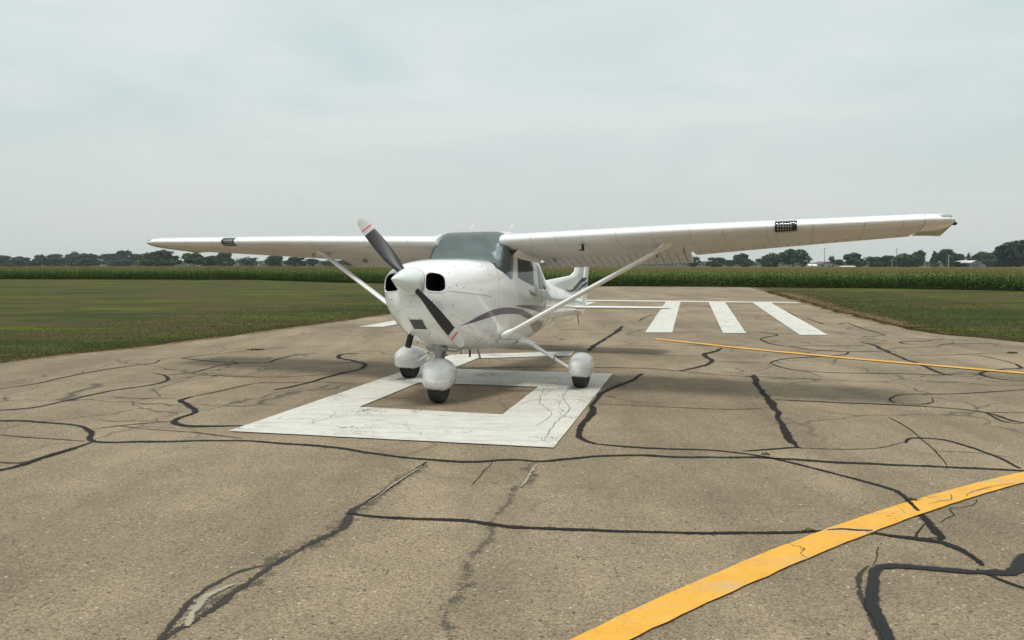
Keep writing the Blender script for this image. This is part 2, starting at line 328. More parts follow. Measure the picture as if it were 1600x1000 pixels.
TAR= [(0.085,[(-5.58,8.12),(-5.34,8.07),(-4.83,7.98),(-4.36,7.79),(-4.1,7.52),(-3.92,7.17),(-3.69,7.06),(-3.24,7.1),(-2.51,7.13),(-2.03,7.0),(-1.63,6.88),(-1.09,6.59),(-0.69,6.42),(-0.4,6.36),(0.0,6.41),(0.27,6.37),(0.68,6.53),(1.09,6.58),(1.51,6.5),(2.05,6.5),(2.4,6.42),(2.88,6.29),(3.59,6.17),(4.04,6.07),(4.2,6.01)]),(0.1,[(-4.13,5.98),(-4.05,6.09),(-3.97,6.29),(-3.93,6.62),(-3.87,6.91),(-3.87,7.1)]),(0.04,[(-4.33,6.35),(-4.21,6.33),(-4.04,6.31),(-3.92,6.5),(-3.85,6.83)]),(0.03,[(-5.03,7.4),(-4.89,7.37),(-4.52,7.26),(-4.16,7.17),(-3.92,7.1)]),(0.03,[(-4.16,7.64),(-3.9,7.85),(-3.52,8.02)]),(0.022,[(-4.33,8.12),(-4.15,8.02),(-3.83,8.05),(-3.5,7.98)]),(0.022,[(-4.02,7.82),(-3.61,7.64),(-3.1,7.49),(-2.51,7.21)]),(0.1,[(-3.95,9.55),(-3.97,9.28),(-3.82,9.06),(-3.64,8.8),(-3.48,8.47),(-3.52,8.19),(-3.49,7.98),(-3.38,7.85),(-3.23,7.79),(-2.71,7.79)]),(0.05,[(-3.95,9.55),(-3.73,10.05),(-3.52,10.65),(-3.31,10.83)]),(0.03,[(-4.97,9.55),(-4.55,9.42),(-4.05,9.42)]),(0.07,[(-5.89,8.58),(-5.72,8.64),(-5.46,8.8),(-5.33,9.22),(-5.2,9.92),(-4.96,10.37),(-4.83,10.65),(-4.87,11.01),(-5.15,11.47),(-5.36,11.6)]),(0.05,[(-5.15,11.47),(-4.83,11.71),(-4.69,12.65),(-4.28,12.99)]),(0.05,[(-6.77,10.0),(-6.72,10.18),(-6.52,10.54),(-6.47,11.2),(-6.37,11.88),(-6.11,12.57),(-5.93,12.86),(-6.02,13.3)]),(0.04,[(-5.76,13.53),(-5.54,14.01),(-5.06,14.64),(-4.43,15.39)]),(0.05,[(-5.76,13.53),(-4.81,12.99),(-4.09,12.9),(-4.04,13.44),(-3.83,14.11),(-3.51,14.22)]),(0.11,[(-2.83,14.32),(-3.08,14.11),(-3.02,13.62),(-2.57,12.99),(-2.34,12.41),(-2.48,11.81),(-2.73,11.04),(-2.89,10.45),(-3.07,10.05)]),(0.04,[(-4.8,11.53),(-3.9,11.27),(-3.25,11.27),(-2.84,11.47),(-2.39,11.6)]),(0.03,[(-3.52,10.65),(-2.66,10.74),(-2.19,10.6),(-1.96,10.54)]),(0.03,[(-3.23,14.53),(-2.65,14.64),(-2.09,14.53)]),(0.03,[(-3.13,12.65),(-2.57,12.99),(-1.93,12.99)]),(0.13,[(-0.99,5.25),(-1.05,4.92),(-1.09,4.64),(-1.18,4.4),(-1.3,4.14),(-1.34,3.9),(-1.39,3.67),(-1.46,3.47),(-1.51,3.31),(-1.54,3.15)]),(0.045,[(-0.7,6.34),(-0.76,6.09),(-0.86,5.73),(-0.99,5.25)]),(0.08,[(-1.3,4.14),(-1.45,4.03),(-1.54,3.82),(-1.55,3.6),(-1.54,3.31),(-1.54,3.17)]),(0.07,[(-1.07,5.01),(-0.82,4.93),(-0.41,4.88),(-0.1,4.78),(0.0,4.75),(0.2,4.72),(0.39,4.69),(0.78,4.66),(1.16,4.63),(1.55,4.63),(1.85,4.66),(2.05,4.67)]),(0.07,[(2.16,4.66),(2.3,4.57),(2.51,4.48),(2.56,4.3),(2.54,4.12)]),(0.1,[(1.96,11.6),(1.73,11.04),(1.24,10.05),(1.02,9.44),(0.9,8.7),(0.81,8.12),(0.65,7.59),(0.65,7.24),(0.76,7.0)]),(0.065,[(0.76,7.0),(1.14,6.85),(1.58,6.79),(1.79,6.75),(1.94,6.67),(2.16,6.5),(2.42,6.14),(2.64,5.77),(2.76,5.52),(2.73,5.29)]),(0.09,[(2.67,5.08),(2.62,4.85),(2.57,4.56),(2.52,4.53)]),(0.03,[(2.57,4.56),(2.4,4.55),(2.58,4.79)]),(0.125,[(3.57,11.47),(3.28,10.31),(3.12,9.44),(3.0,8.78)]),(0.1,[(3.08,9.33),(2.89,8.42),(2.7,7.67),(2.53,6.85)]),(0.05,[(2.01,6.73),(2.25,6.79),(2.53,6.85),(2.55,6.83)]),(0.02,[(2.53,6.85),(2.96,6.79),(3.27,6.85),(3.62,7.1)]),(0.06,[(3.16,9.33),(3.78,9.15),(4.39,9.0),(4.91,8.8),(5.21,8.51),(5.21,8.07),(5.27,7.95),(5.42,7.88)]),(0.045,[(5.21,8.51),(5.09,7.98),(5.24,7.9)]),(0.025,[(0.94,9.06),(1.48,8.94),(2.03,8.78),(2.52,8.7),(2.91,8.8)]),(0.022,[(4.02,8.24),(3.94,7.67),(3.76,6.97),(3.62,6.5),(3.5,6.19)]),(0.06,[(3.59,7.04),(3.7,7.2),(3.81,7.24),(4.01,7.17),(4.09,6.79),(4.1,6.45),(4.06,6.14)]),(0.02,[(3.66,6.73),(4.01,6.66),(4.21,6.5)]),(0.05,[(4.52,9.11),(4.57,9.37),(4.9,9.72),(5.43,9.75),(6.14,9.92),(6.67,10.1),(6.91,10.21)]),(0.018,[(4.52,9.11),(4.75,8.98),(5.01,9.19)]),(0.12,[(4.1,15.21),(3.88,14.75),(3.46,14.01),(3.37,13.08),(2.95,12.34),(2.55,11.88)]),(0.05,[(2.55,11.88),(2.11,12.18),(1.02,12.34),(0.0,12.34),(-0.8,12.18)]),(0.035,[(2.55,11.88),(3.07,11.47),(3.49,11.3),(3.97,11.2)]),(0.05,[(3.45,13.08),(4.24,12.86)]),(0.07,[(4.26,12.86),(4.7,13.44),(5.38,13.77),(6.04,14.11),(6.28,14.53)]),(0.035,[(6.28,14.53),(5.83,14.75),(5.57,15.39),(5.42,15.7)]),(0.05,[(4.26,12.86),(4.33,12.07),(4.83,11.71),(5.74,11.6),(6.33,11.47),(6.94,11.53)]),(0.02,[(4.33,12.07),(4.48,11.81),(4.48,11.2)]),(0.1,[(7.32,16.32),(7.33,15.85),(7.07,14.71),(6.84,13.72),(6.61,12.46),(6.42,11.66),(6.47,11.41)]),(0.03,[(6.47,11.41),(6.6,11.26),(6.92,11.49)]),(0.07,[(7.18,10.88),(7.01,10.95),(6.91,11.18),(6.98,11.57),(7.42,11.97),(7.86,12.18)]),(0.11,[(7.84,12.18),(8.02,12.22),(8.25,12.71)]),(0.03,[(8.25,12.71),(8.35,13.27),(8.4,14.07)]),(0.04,[(7.12,13.95),(8.01,14.07),(8.86,14.32),(9.32,14.37)]),(0.03,[(7.13,14.84),(7.63,15.26),(8.49,15.46)]),(0.05,[(8.46,15.52),(8.95,16.0),(9.46,16.06),(10.13,16.13)]),(0.08,[(8.23,15.91),(8.09,16.0),(8.12,16.32),(8.34,16.48),(8.78,16.59)]),(0.04,[(8.78,16.59),(9.33,17.0),(9.72,16.86)]),(0.05,[(8.85,21.17),(9.34,21.73),(8.95,19.89),(8.66,18.05)]),(0.035,[(7.48,18.21),(8.27,18.37),(8.66,18.05),(8.02,17.66),(7.85,17.43)]),(0.035,[(7.85,17.43),(7.96,16.93),(8.09,16.82),(7.86,16.59)]),(0.025,[(5.5,15.63),(6.4,15.57),(7.23,15.7)]),(0.02,[(4.49,9.26),(4.52,9.11),(4.74,9.04),(4.97,9.16),(5.14,9.48)]),(0.03,[(5.16,8.53),(5.39,8.52),(5.71,8.5)]),(0.17,[(3.06,4.3),(2.9,4.22),(2.76,4.14),(2.6,4.05),(2.48,4.02)]),(0.1401,[(2.59,4.04),(2.46,4.01),(2.29,4.05),(2.05,4.08),(1.94,4.04),(1.83,3.88),(1.75,3.64),(1.71,3.47),(1.64,3.26),(1.58,3.07)]),(0.0701,[(1.93,4.12),(1.82,4.01),(1.73,3.78),(1.68,3.57),(1.61,3.34),(1.56,3.17)]),(0.05,[(2.48,4.07),(2.52,3.92),(2.57,3.82),(2.63,3.77)]),(0.035,[(6.33,11.47),(6.85,11.71),(6.95,11.47),(7.29,11.04)]),(0.12,[(2.92,20.7),(2.6,19.13),(2.19,17.63),(1.72,15.97),(1.43,14.67)]),(0.03,[(0.1,19.73),(1.61,19.61),(2.58,19.37),(3.49,18.9),(4.86,18.57),(5.78,18.46),(7.44,18.46)]),(0.02,[(0.68,22.16),(2.99,22.39),(4.67,22.23),(6.17,21.48),(7.22,21.33)]),(0.02,[(1.51,26.76),(4.18,26.31),(6.2,26.31),(8.03,25.67),(9.84,25.26)]),(0.02,[(0.49,15.77),(1.69,15.7),(3.31,15.7),(4.99,15.93)]),(0.06,[(5.46,17.15),(5.79,17.63),(6.16,18.04),(6.1,18.57),(5.91,19.02)]),(0.06,[(5.43,17.06),(5.32,16.18),(5.44,15.58)]),(0.04,[(5.56,15.58),(6.12,15.65),(6.49,15.58),(7.17,15.77)]),(0.05,[(5.54,15.58),(5.67,15.02),(6.02,14.74),(6.46,14.6),(7.21,14.6)]),(0.06,[(3.67,22.55),(4.14,24.29),(4.6,25.46)]),(0.05,[(8.94,23.56),(8.73,22.39),(8.51,21.26)]),(0.05,[(9.93,29.37),(9.5,26.87),(8.94,24.48)]),(0.025,[(2.38,14.27),(2.76,13.95),(3.29,13.89)]),(0.03,[(3.59,11.04),(4.08,11.14),(4.37,10.95)]),(0.04,[(3.57,15.77),(4.08,15.58),(4.34,15.85)]),(0.012,[(2.12,4.4),(2.04,4.25),(1.94,4.12)]),(0.012,[(2.7,4.82),(2.87,4.98),(2.93,5.11),(3.11,5.18),(3.22,5.33)]),(0.012,[(-0.16,6.34),(-0.25,5.9),(-0.3,5.64)]),(0.014,[(-1.78,9.55),(-0.77,9.28),(-0.08,9.28)])]
FADED= [[(0.21,6.35),(0.1,5.81),(-0.08,5.05),(-0.15,4.56),(-0.23,4.16),(-0.27,3.75),(-0.29,3.44),(-0.3,3.23)],[(-0.7,6.34),(-0.86,5.73),(-0.99,5.25),(-1.05,4.92),(-1.13,4.51),(-1.29,4.12),(-1.4,3.71),(-1.49,3.4)]]
Y1U= [(0.16,3.17),(0.3,3.3),(0.65,3.67),(1.08,4.02),(1.44,4.3),(1.95,4.67),(2.58,5.16),(3.27,5.61),(4.0,6.01),(4.95,6.48)]
Y1L= [(0.39,3.17),(0.54,3.29),(0.92,3.64),(1.32,3.93),(1.83,4.38),(2.4,4.79),(3.07,5.25),(3.8,5.71),(4.73,6.19)]
Y2= [(3.11,17.06),(4.56,14.98),(5.86,13.44),(7.65,11.6),(8.22,11.08)]
# ------------------------------------------------------------------ the ground
def sheet(name, pts, z, m, kind='structure'):
    me = bpy.data.meshes.new(name); me.from_pydata([(x, y, z) for x, y in pts], [], [tuple(range(len(pts)))]); me.update()
    if me.polygons[0].normal.z < 0: me.flip_normals()
    o = link(name, me, m, None, 0); o['kind'] = kind; return o
sheet('grass_field', [(-1500, -200), (1500, -200), (1500, 2600), (-1500, 2600)], -.012, m_grass)
L_EDGE = [(-14, -12), (-12.2, 0), (-10.6, 7), (-8.5, 12.9), (-8.07, 14.0), (-7.45, 15.1), (-6.83, 16.6), (-6.14, 18.7), (-5.3, 21.5), (-4.17, 25.4), (-1.2, 34), (2.3, 45), (5.33, 55.2), (6.6, 59.4)]
R_EDGE = [(17.5, 58.0), (14.8, 45.2), (12.84, 34.8), (11.29, 27.6), (10.65, 23.6), (10.0, 20.2), (9.97, 18.7), (10.25, 17.8), (10.9, 16.2), (13.5, 12), (18, 6), (26, -12)]
def jag(pts, amp, step=.18):
    o = []
    for (x0, y0), (x1, y1) in zip(pts, pts[1:]):
        L = math.hypot(x1-x0, y1-y0); n = max(1, int(L/(step*(1+max(0, y0)/25)))); nx, ny = -(y1-y0)/L, (x1-x0)/L
        for i in range(n):
            t = i/n; x, y = x0+(x1-x0)*t, y0+(y1-y0)*t
            d = amp*(mnoise.noise(Vector((x*.8, y*.8, 0)))*1.4+mnoise.noise(Vector((x*4, y*4, 3)))*.7)
            o.append((x+nx*d, y+ny*d))
    o.append(pts[-1]); return o
Lj = jag(L_EDGE, .16); Rj = jag(R_EDGE, .16)
sheet('runway', Lj+Rj, 0, m_asph)
def ribbon(mb_v, mb_f, uvs, pts, wid, z, rough=.35, step=.06):
    # Catmull-Rom through the traced points, width varying along the way
    P = [Vector((x, y)) for x, y in pts]; Q = []
    for i in range(len(P)-1):
        a, b, c, d = P[max(i-1, 0)], P[i], P[i+1], P[min(i+2, len(P)-1)]
        n = max(2, int((c-b).length/(step*(1+b.y/14))))
        for k in range(n):
            t = k/n; Q.append(.5*((2*b)+(c-a)*t+(2*a-5*b+4*c-d)*t*t+(3*b-a-3*c+d)*t**3))
    Q.append(P[-1]); s = 0; base = len(mb_v); seed = len(mb_v)*.37
    for i, q in enumerate(Q):
        t = (Q[min(i+1, len(Q)-1)]-Q[max(i-1, 0)]); t = t.normalized() if t.length > 1e-9 else Vector((1, 0)); n = Vector((-t.y, t.x))
        if i: s += (q-Q[i-1]).length
        far = 1+max(0, q.y-10)/30
        ww = wid*(.42 if .14 < wid < .2 else .62)*far*(1+rough*(mnoise.noise(Vector((s*1.3, seed, 0)))*1.3+mnoise.noise(Vector((s*6, seed, 5)))*.7))
        ee = min(1, (s+.02)/.25, ((len(Q)-1-i)*step+.03)/.25); ww *= .45+.55*ee
        off = n*(mnoise.noise(Vector((s*3, seed, 9)))*wid*.35 + (.030*mnoise.noise(Vector((s*7, seed, 2)))+.016*mnoise.noise(Vector((s*22, seed, 4))) if wid < .02 else 0))
        mb_v.append((*(q+off+n*ww*.72), z)); mb_v.append((*(q+off-n*ww*.72), z)); uvs.append((s, 0)); uvs.append((s, 1))
        if i: k = base+2*i; mb_f.append((k-2, k-1, k+1, k))
def ribbons(name, lines, m, z, rough=.35, **k):
    v, f, uv = [], [], []
    for j, (wd, pts) in enumerate(lines): ribbon(v, f, uv, pts, wd, z+.0003*(j % 8), rough)
    me = bpy.data.meshes.new(name); me.from_pydata(v, [], f); me.update(); ul = me.uv_layers.new(name='UVMap')
    ul.data.foreach_set('uv', np.array([uv[l.vertex_index] for l in me.loops], np.float32).ravel())
    bm = bmesh.new(); bm.from_mesh(me)
    for fc in bm.faces:
        if fc.normal.z < 0: fc.normal_flip()
    bm.to_mesh(me); bm.free()
    o = link(name, me, m, None, 0); return tag(o, kind='structure', **k)
MID = [t for t in TAR if t[0] == .0701 or t[1][0][1] < 6.2 and t[1][-1][1] < 4.2 and t[1][-1][0] < -1]
ribbons('soil_verge', [(1.1, L_EDGE[1:]), (1.3, R_EDGE[:-1])], m_dirt, -.009, .6)
ribbons('soil_verge', [(.5, [(x-.05, y) for x, y in L_EDGE[2:]]), (1.2, [(16.0, 46), (13.4, 35), (11.9, 28), (11.2, 24), (10.5, 20.6)])], m_dirt, .003, .6)
ribbons('crack_sealant', [t for t in TAR if t[0] < .14 and t[0] > .02 and t not in MID], m_tar, .004)
ribbons('weathered_crack_sealant', MID, m_tar_mid, .0018)
ribbons('pavement_crack', [t for t in TAR if t[0] <= .02], m_tar, .004)
ribbons('fresh_crack_sealant', [t for t in TAR if t[0] >= .14], m_tar_black, .0075, .18)
ribbons('faded_crack_sealant', [(.25, FADED[0]), (.34, FADED[1])], m_tar_old, .0012)
m_pale = worn('pale_crack_filler', (.30, .265, .205), .9, .6, edge=.7, scale=8, spec=.1)
ribbons('pale_crack_filler', PALE, m_pale, .0072)
def poly_sheet(name, polys, z, m):
    bm = bmesh.new()
    for p in polys:
        # ragged painted edges
        q = []
        for i in range(len(p)):
            a, b = p[i], p[(i+1) % len(p)]; L = math.hypot(b[0]-a[0], b[1]-a[1]); n = max(1, int(L/(.05*(1+max(0, a[1])/8))))
            for k in range(n):
                t = k/n; x, y = a[0]+(b[0]-a[0])*t, a[1]+(b[1]-a[1])*t
                j = .008*(1+max(0, y-8)/10)
                q.append((x+j*mnoise.noise(Vector((x*9, y*9, 1))), y+j*mnoise.noise(Vector((x*9, y*9, 7))), z))
        f = bm.faces.new([bm.verts.new(c) for c in q]); f.normal_update()
        if f.normal.z < 0: f.normal_flip()
    bmesh.ops.triangulate(bm, faces=bm.faces)
    me = bpy.data.meshes.new(name); bm.to_mesh(me); bm.free(); o = link(name, me, m, None, 0); o['kind'] = 'structure'; return o
# painted numeral (reads as a 6 from the runway end)
six = [[(-2.76, 7.52), (.368, 6.826), (.72, 8.30), (-.104, 8.362), (-1.735, 8.818), (-2.41, 8.88)],
       [(.72, 8.30), (1.493, 11.534), (.68, 11.72), (-.104, 8.362)],
       [(.347, 10.29), (.68, 11.72), (-.93, 12.10), (-1.284, 10.66)],
       [(-2.41, 8.88), (-1.735, 8.818), (-.60, 13.46), (-.48, 14.15), (-1.10, 14.0)],
       [(-.60, 13.46), (1.05, 13.87), (1.18, 14.58), (-.48, 14.15)]]
poly_sheet('runway_number', six, .011, m_white)
hd = Vector((.2395, 1.0)).normalized(); px_ = Vector((hd.y, -hd.x))
bars = [[(3.19, 18.68), (3.84, 18.68), (7.40, 34.3), (6.75, 34.3)], [(5.01, 18.5), (5.56, 18.5), (9.34, 34.3), (8.62, 34.3)], [(6.65, 18.0), (7.30, 18.0), (11.24, 34.1), (10.45, 34.1)]]
for dx, dy in ((-3.70, .9), (-5.45, 1.3), (-7.2, 1.7)):
    bars.append([(3.19+dx, 18.68+dy), (3.84+dx, 18.68+dy), (7.40+dx, 34.3), (6.75+dx, 34.3)])
bars = [b for b in bars]
for b in bars[3:]: b[2] = (b[2][0]-.0, b[2][1]); 
poly_sheet('threshold_marking', bars, .011, m_white)
poly_sheet('threshold_line', [[(-.2, 35.6), (3.42, 35.1), (12.25, 33.0), (12.35, 34.0), (3.6, 36.3), (-.1, 36.9)]], .0135, m_white)
# the wide line is one even curve: fit both of its edges
fu, fl = np.polyfit([p[0] for p in Y1U], [p[1] for p in Y1U], 3), np.polyfit([p[0] for p in Y1L], [p[1] for p in Y1L], 3)
Y1U = [(float(x), float(np.polyval(fu, x))) for x in np.linspace(.16, 4.95, 60)]; Y1L = [(float(x), float(np.polyval(fl, x))) for x in np.linspace(.39, 5.0, 60)]
poly_sheet('taxi_line', [Y1U + Y1L[::-1]], .012, m_yellow)
yl = []
for (x, y), (dx, dy) in zip(Y2, ((-.02, .0), (.07, .07), (.07, .07), (.07, .07), (.07, .07))): yl.append((x, y))
poly_sheet('taxi_line', [[(x-.055, y-.055) for x, y in Y2] + [(x+.075, y+.075) for x, y in Y2][::-1]], .012, m_yellow)
poly_sheet('faded_taxi_line', [[(10.9, 59.5), (13.2, 59.5), (13.0, 61), (11.3, 61)]], .012, m_yfaint)

ribbons('pavement_crack', TOPC, m_tar, .0165)
# grass blades beside the pavement ------------------------------------------------
def blade_field(name, n, sampler, hmin, hmax, wd):
    x, y = sampler(n); h = rng.uniform(hmin, hmax, n); a = rng.uniform(0, 2*np.pi, n); ln = rng.normal(0, .5, (n, 2))*h[:, None]
    ww = wd*(1+y/22); V = np.zeros((n, 3, 3)); 
    V[:, 0, 0] = x-np.cos(a)*ww; V[:, 0, 1] = y-np.sin(a)*ww; V[:, 1, 0] = x+np.cos(a)*ww; V[:, 1, 1] = y+np.sin(a)*ww
    V[:, 2, 0] = x+ln[:, 0]; V[:, 2, 1] = y+ln[:, 1]; V[:, 2, 2] = h; V[:, :2, 2] = -.02
    patch = np.array([mnoise.noise(Vector((float(i)*.25, float(j)*.5, 0))) for i, j in zip(x, y)])
    t = np.clip(rng.normal(.42, .22, n)+patch*.5, 0, 1)
    return link(name, np_mesh(name, V.reshape(-1, 3), np.arange(n*3).reshape(-1, 3), t), m_blade, None, 0)
LE = np.array(Lj); RE = np.array(Rj[::-1])
def left_s(n):
    d = 6+rng.beta(1.0, 1.9, n)*44; x_e = np.interp(d, LE[:, 1], LE[:, 0]); xl = -.70*d-1
    u = rng.random(n)**3.2*7; x = x_e-.05-u; return x, d
def right_s(n):
    d = 12+rng.beta(1.0, 1.6, n)*38; x_e = np.interp(d, RE[:, 1], RE[:, 0]); xr = .70*d+1
    u = rng.random(n)**3.2*7; x = x_e+.10+u; return x, d
o = blade_field('grass', 45000, left_s,   .012, .038, .005); tag(o, 'short mown olive and brown grass left of the old pavement', 'grass', kind='stuff')
o = blade_field('grass', 35000, right_s, .012, .038, .006); tag(o, 'short mown green grass right of the old pavement', 'grass', kind='stuff')

# weeds in the cracks ------------------------------------------------
def weed(x, y, r, h, n, label, t0=.75):
    V = []; F = []; T = []
    for i in range(n):
        a = random.uniform(0, 6.28); rr = random.random()**.7*r; bx, by = x+math.cos(a)*rr*.6, y+math.sin(a)*rr*.3
        l = random.uniform(.4, 1)*h; b = random.uniform(0, 6.28); lean = random.uniform(.3, 1.6)*l; ww = random.uniform(.004, .009)
        k = len(V); V += [(bx-ww, by, 0), (bx+ww, by, 0), (bx+math.cos(b)*lean*.5+ww*.7, by+math.sin(b)*lean*.5, l*.7), (bx+math.cos(b)*lean, by+math.sin(b)*lean, l)]
        F.append((k, k+1, k+2, k+3)); T.append(min(1, max(0, random.gauss(t0, .2))))
    o = link('weed', np_mesh('weed', V, F, T), m_blade, None, 0); tag(o, label, 'weed', 'weeds growing in the pavement cracks')
weed(2.76, 5.27, .07, .03, 60, 'brown weed tuft where the wide yellow line crosses a sealed crack')
weed(1.81, 4.67, .07, .02, 34, 'thin dry weed on the crack just left of the wide yellow line', .9)
weed(2.16, 4.62, .05, .018, 26, 'small dry weed at the lower right edge of the wide yellow line', .85)
weed(2.17, 6.60, .06, .02, 30, 'tiny yellowish weed at the junction of two long sealed cracks', .6)
weed(-4.9, 14.9, .30, .03, 140, 'flat green weed patch in the far left crack near the grass', .3)
weed(9.2, 14.3, .16, .04, 110, 'low green weed clump near the right edge of the pavement', .35)
# ------------------------------------------------------------------ the aeroplane
# model axes: x aft from the firewall, y towards its left wing, z up (metres)
PIT, ROL, YAW = .0741, .0125, .3601
def mw(q):
    x, y, z = q[0]-1.47, q[1], q[2]; c, s = math.cos, math.sin
    x, z = x*c(PIT)+z*s(PIT), z*c(PIT)-x*s(PIT); y, z = y*c(ROL)-z*s(ROL), z*c(ROL)+y*s(ROL)
    return Vector((-.297+x*s(YAW)+y*c(YAW), 10.64+x*c(YAW)-y*s(YAW), z))
O_ = mw((1.47, 0, 0)); ax = [mw((.47, 0, 0))-O_, mw((1.47, 1, 0))-O_, mw((1.47, 0, 1))-O_]
plane = empty('light_aircraft')
plane.matrix_world = Matrix(((ax[0][0], ax[1][0], ax[2][0], O_[0]), (ax[0][1], ax[1][1], ax[2][1], O_[1]), (ax[0][2], ax[1][2], ax[2][2], O_[2]), (0, 0, 0, 1)))
tag(plane, 'white single-engine high-wing propeller aeroplane with dark swoosh trim parked on the painted runway', 'aeroplane')
class AB(MB):
    def mesh(s, name='m'):
        keep = s.v; s.v = [(1.47-p[0], p[1], p[2]) for p in s.v]; me = super().mesh(name); s.v = keep; return me
def ground_z(x): return (x-1.47)*math.tan(PIT)
def pchip(xs, ys, x):
    xs = np.array(xs, float); ys = np.array(ys, float); h = np.diff(xs); d = np.diff(ys)/h; m = np.zeros(len(xs))
    for i in range(1, len(xs)-1):
        if d[i-1]*d[i] > 0:
            w1 = 2*h[i]+h[i-1]; w2 = h[i]+2*h[i-1]; m[i] = (w1+w2)/(w1/d[i-1]+w2/d[i])
    m[0] = d[0]; m[-1] = d[-1]
    i = int(min(max(np.searchsorted(xs, x)-1, 0), len(xs)-2)); t = (x-xs[i])/h[i]
    return float((2*t**3-3*t*t+1)*ys[i]+(t**3-2*t*t+t)*h[i]*m[i]+(-2*t**3+3*t*t)*ys[i+1]+(t**3-t*t)*h[i]*m[i+1])
# station: x, half width, z bottom, z widest, z top, lower exponent, upper exponent, taper
ST = [(-.835, .26, 1.03, 1.25, 1.385, 2.3, 2.4, 0), (-.82, .32, .97, 1.24, 1.42, 2.3, 2.5, 0), (-.785, .37, .91, 1.23, 1.45, 2.3, 2.6, 0), (-.72, .415, .83, 1.20, 1.48, 2.35, 2.7, 0),
      (-.58, .46, .725, 1.18, 1.515, 2.4, 2.8, 0), (-.42, .495, .64, 1.16, 1.545, 2.45, 2.9, 0), (-.16, .535, .55, 1.15, 1.58, 2.6, 3.1, 0), (.1, .558, .505, 1.15, 1.60, 2.8, 3.5, 0), (.30, .567, .49, 1.15, 1.605, 3.0, 3.9, 0),
      (.42, .57, .487, 1.15, 1.612, 3.1, 4.2, .01), (.52, .57, .486, 1.15, 1.71, 3.2, 5, .03), (.64, .57, .486, 1.15, 1.86, 3.2, 6, .05), (.74, .57, .488, 1.15, 1.97, 3.3, 7, .07), (.80, .57, .49, 1.15, 1.995, 3.3, 7.5, .08),
      (.90, .57, .49, 1.15, 2.0, 3.3, 7.5, .09), (1.4, .568, .50, 1.15, 2.0, 3.3, 6, .13), (1.9, .55, .555, 1.16, 1.97, 3.2, 5, .14), (2.2, .52, .60, 1.17, 1.90, 3.1, 4.4, .17), (2.6, .46, .665, 1.18, 1.74, 3, 3.6, .2), (2.9, .41, .71, 1.19, 1.62, 2.9, 3.0, .2),
      (3.2, .365, .755, 1.2, 1.55, 2.8, 2.7, .15), (3.8, .285, .83, 1.2, 1.49, 2.7, 2.5, .1), (4.6, .19, .925, 1.2, 1.43, 2.6, 2.4, 0), (5.3, .12, .99, 1.2, 1.38, 2.5, 2.3, 0), (5.95, .055, 1.02, 1.18, 1.32, 2.3, 2.2, 0)]
SX = [s[0] for s in ST]; SC = [[s[k] for s in ST] for k in range(8)]
def sec(x): return [pchip(SX, SC[k], x) for k in range(1, 8)]
def ring(x, inset=0., nq=22):
    w_, zb, zm, zt, nl, nu, tp = sec(x); w_ -= inset; zb += inset; zt -= inset; P = []
    for i in range(nq*2):                      # right side bottom -> top, then the left
        a = i/nq*math.pi/2
        if i < nq: y = w_*math.sin(a)**(2/nl); z = zm-(zm-zb)*math.cos(a)**(2/nl)
        else:
            a -= math.pi/2; u = math.sin(a)**(2/nu); y = w_*max(math.cos(a), 0)**(2/nu)*(1-tp*u); z = zm+(zt-zm)*u
        P.append((x, y, z))
    P.append((x, 0, zt)); P += [(x, -p[1], p[2]) for p in P[1:-1][::-1]]
    return P
def xs_(a, b, st):
    n = max(1, int(round((b-a)/st))); return [a+(b-a)*i/n for i in range(n+1)]
def to_mesh_obj(mb, name='tmp'):
    o = bpy.data.objects.new(name, mb.mesh(name)); col.objects.link(o); return o
def boolean(target, cutters, op='DIFFERENCE'):
    for c in cutters:
        m = target.modifiers.new('b', 'BOOLEAN'); m.operation = op; m.object = c; m.solver = 'EXACT'
        try: m.material_mode = 'TRANSFER'
        except Exception: pass
        bpy.context.view_layer.update(); dg = bpy.context.evaluated_depsgraph_get()
        me = bpy.data.meshes.new_from_object(target.evaluated_get(dg)); target.modifiers.clear(); target.data = me
def kill(*obs):
    for o in obs: bpy.data.objects.remove(o, do_unlink=True)
def rounded(pts, r, n=5):
    out = []; m = len(pts)
    for i in range(m):
        p = Vector(pts[i]); a = (Vector(pts[i-1])-p); b = (Vector(pts[(i+1) % m])-p); rr = min(r, a.length*.45, b.length*.45)
        p0 = p+a.normalized()*rr; p1 = p+b.normalized()*rr
        for k in range(n+1):
            t = k/n; out.append(tuple(p0*(1-t)**2+p*2*t*(1-t)+p1*t*t))
    return out
def grow(pts, d):
    out = []; m = len(pts); area = sum(pts[i-1][0]*pts[i][1]-pts[i][0]*pts[i-1][1] for i in range(m)); sg = 1 if area > 0 else -1
    for i in range(m):
        a, p, b = Vector(pts[i-1]), Vector(pts[i]), Vector(pts[(i+1) % m]); t = (b-a).normalized(); out.append(tuple(p+Vector((t.y, -t.x))*d*sg))
    return out
def prism_y(pts, y0, y1):
    n = len(pts); mb = AB(); v = [(x, y0, z) for x, z in pts]+[(x, y1, z) for x, z in pts]
    mb.add(v, [tuple(range(n)), tuple(range(n, 2*n))[::-1]]+[(i, (i+1) % n, (i+1) % n+n, i+n) for i in range(n)]); return mb
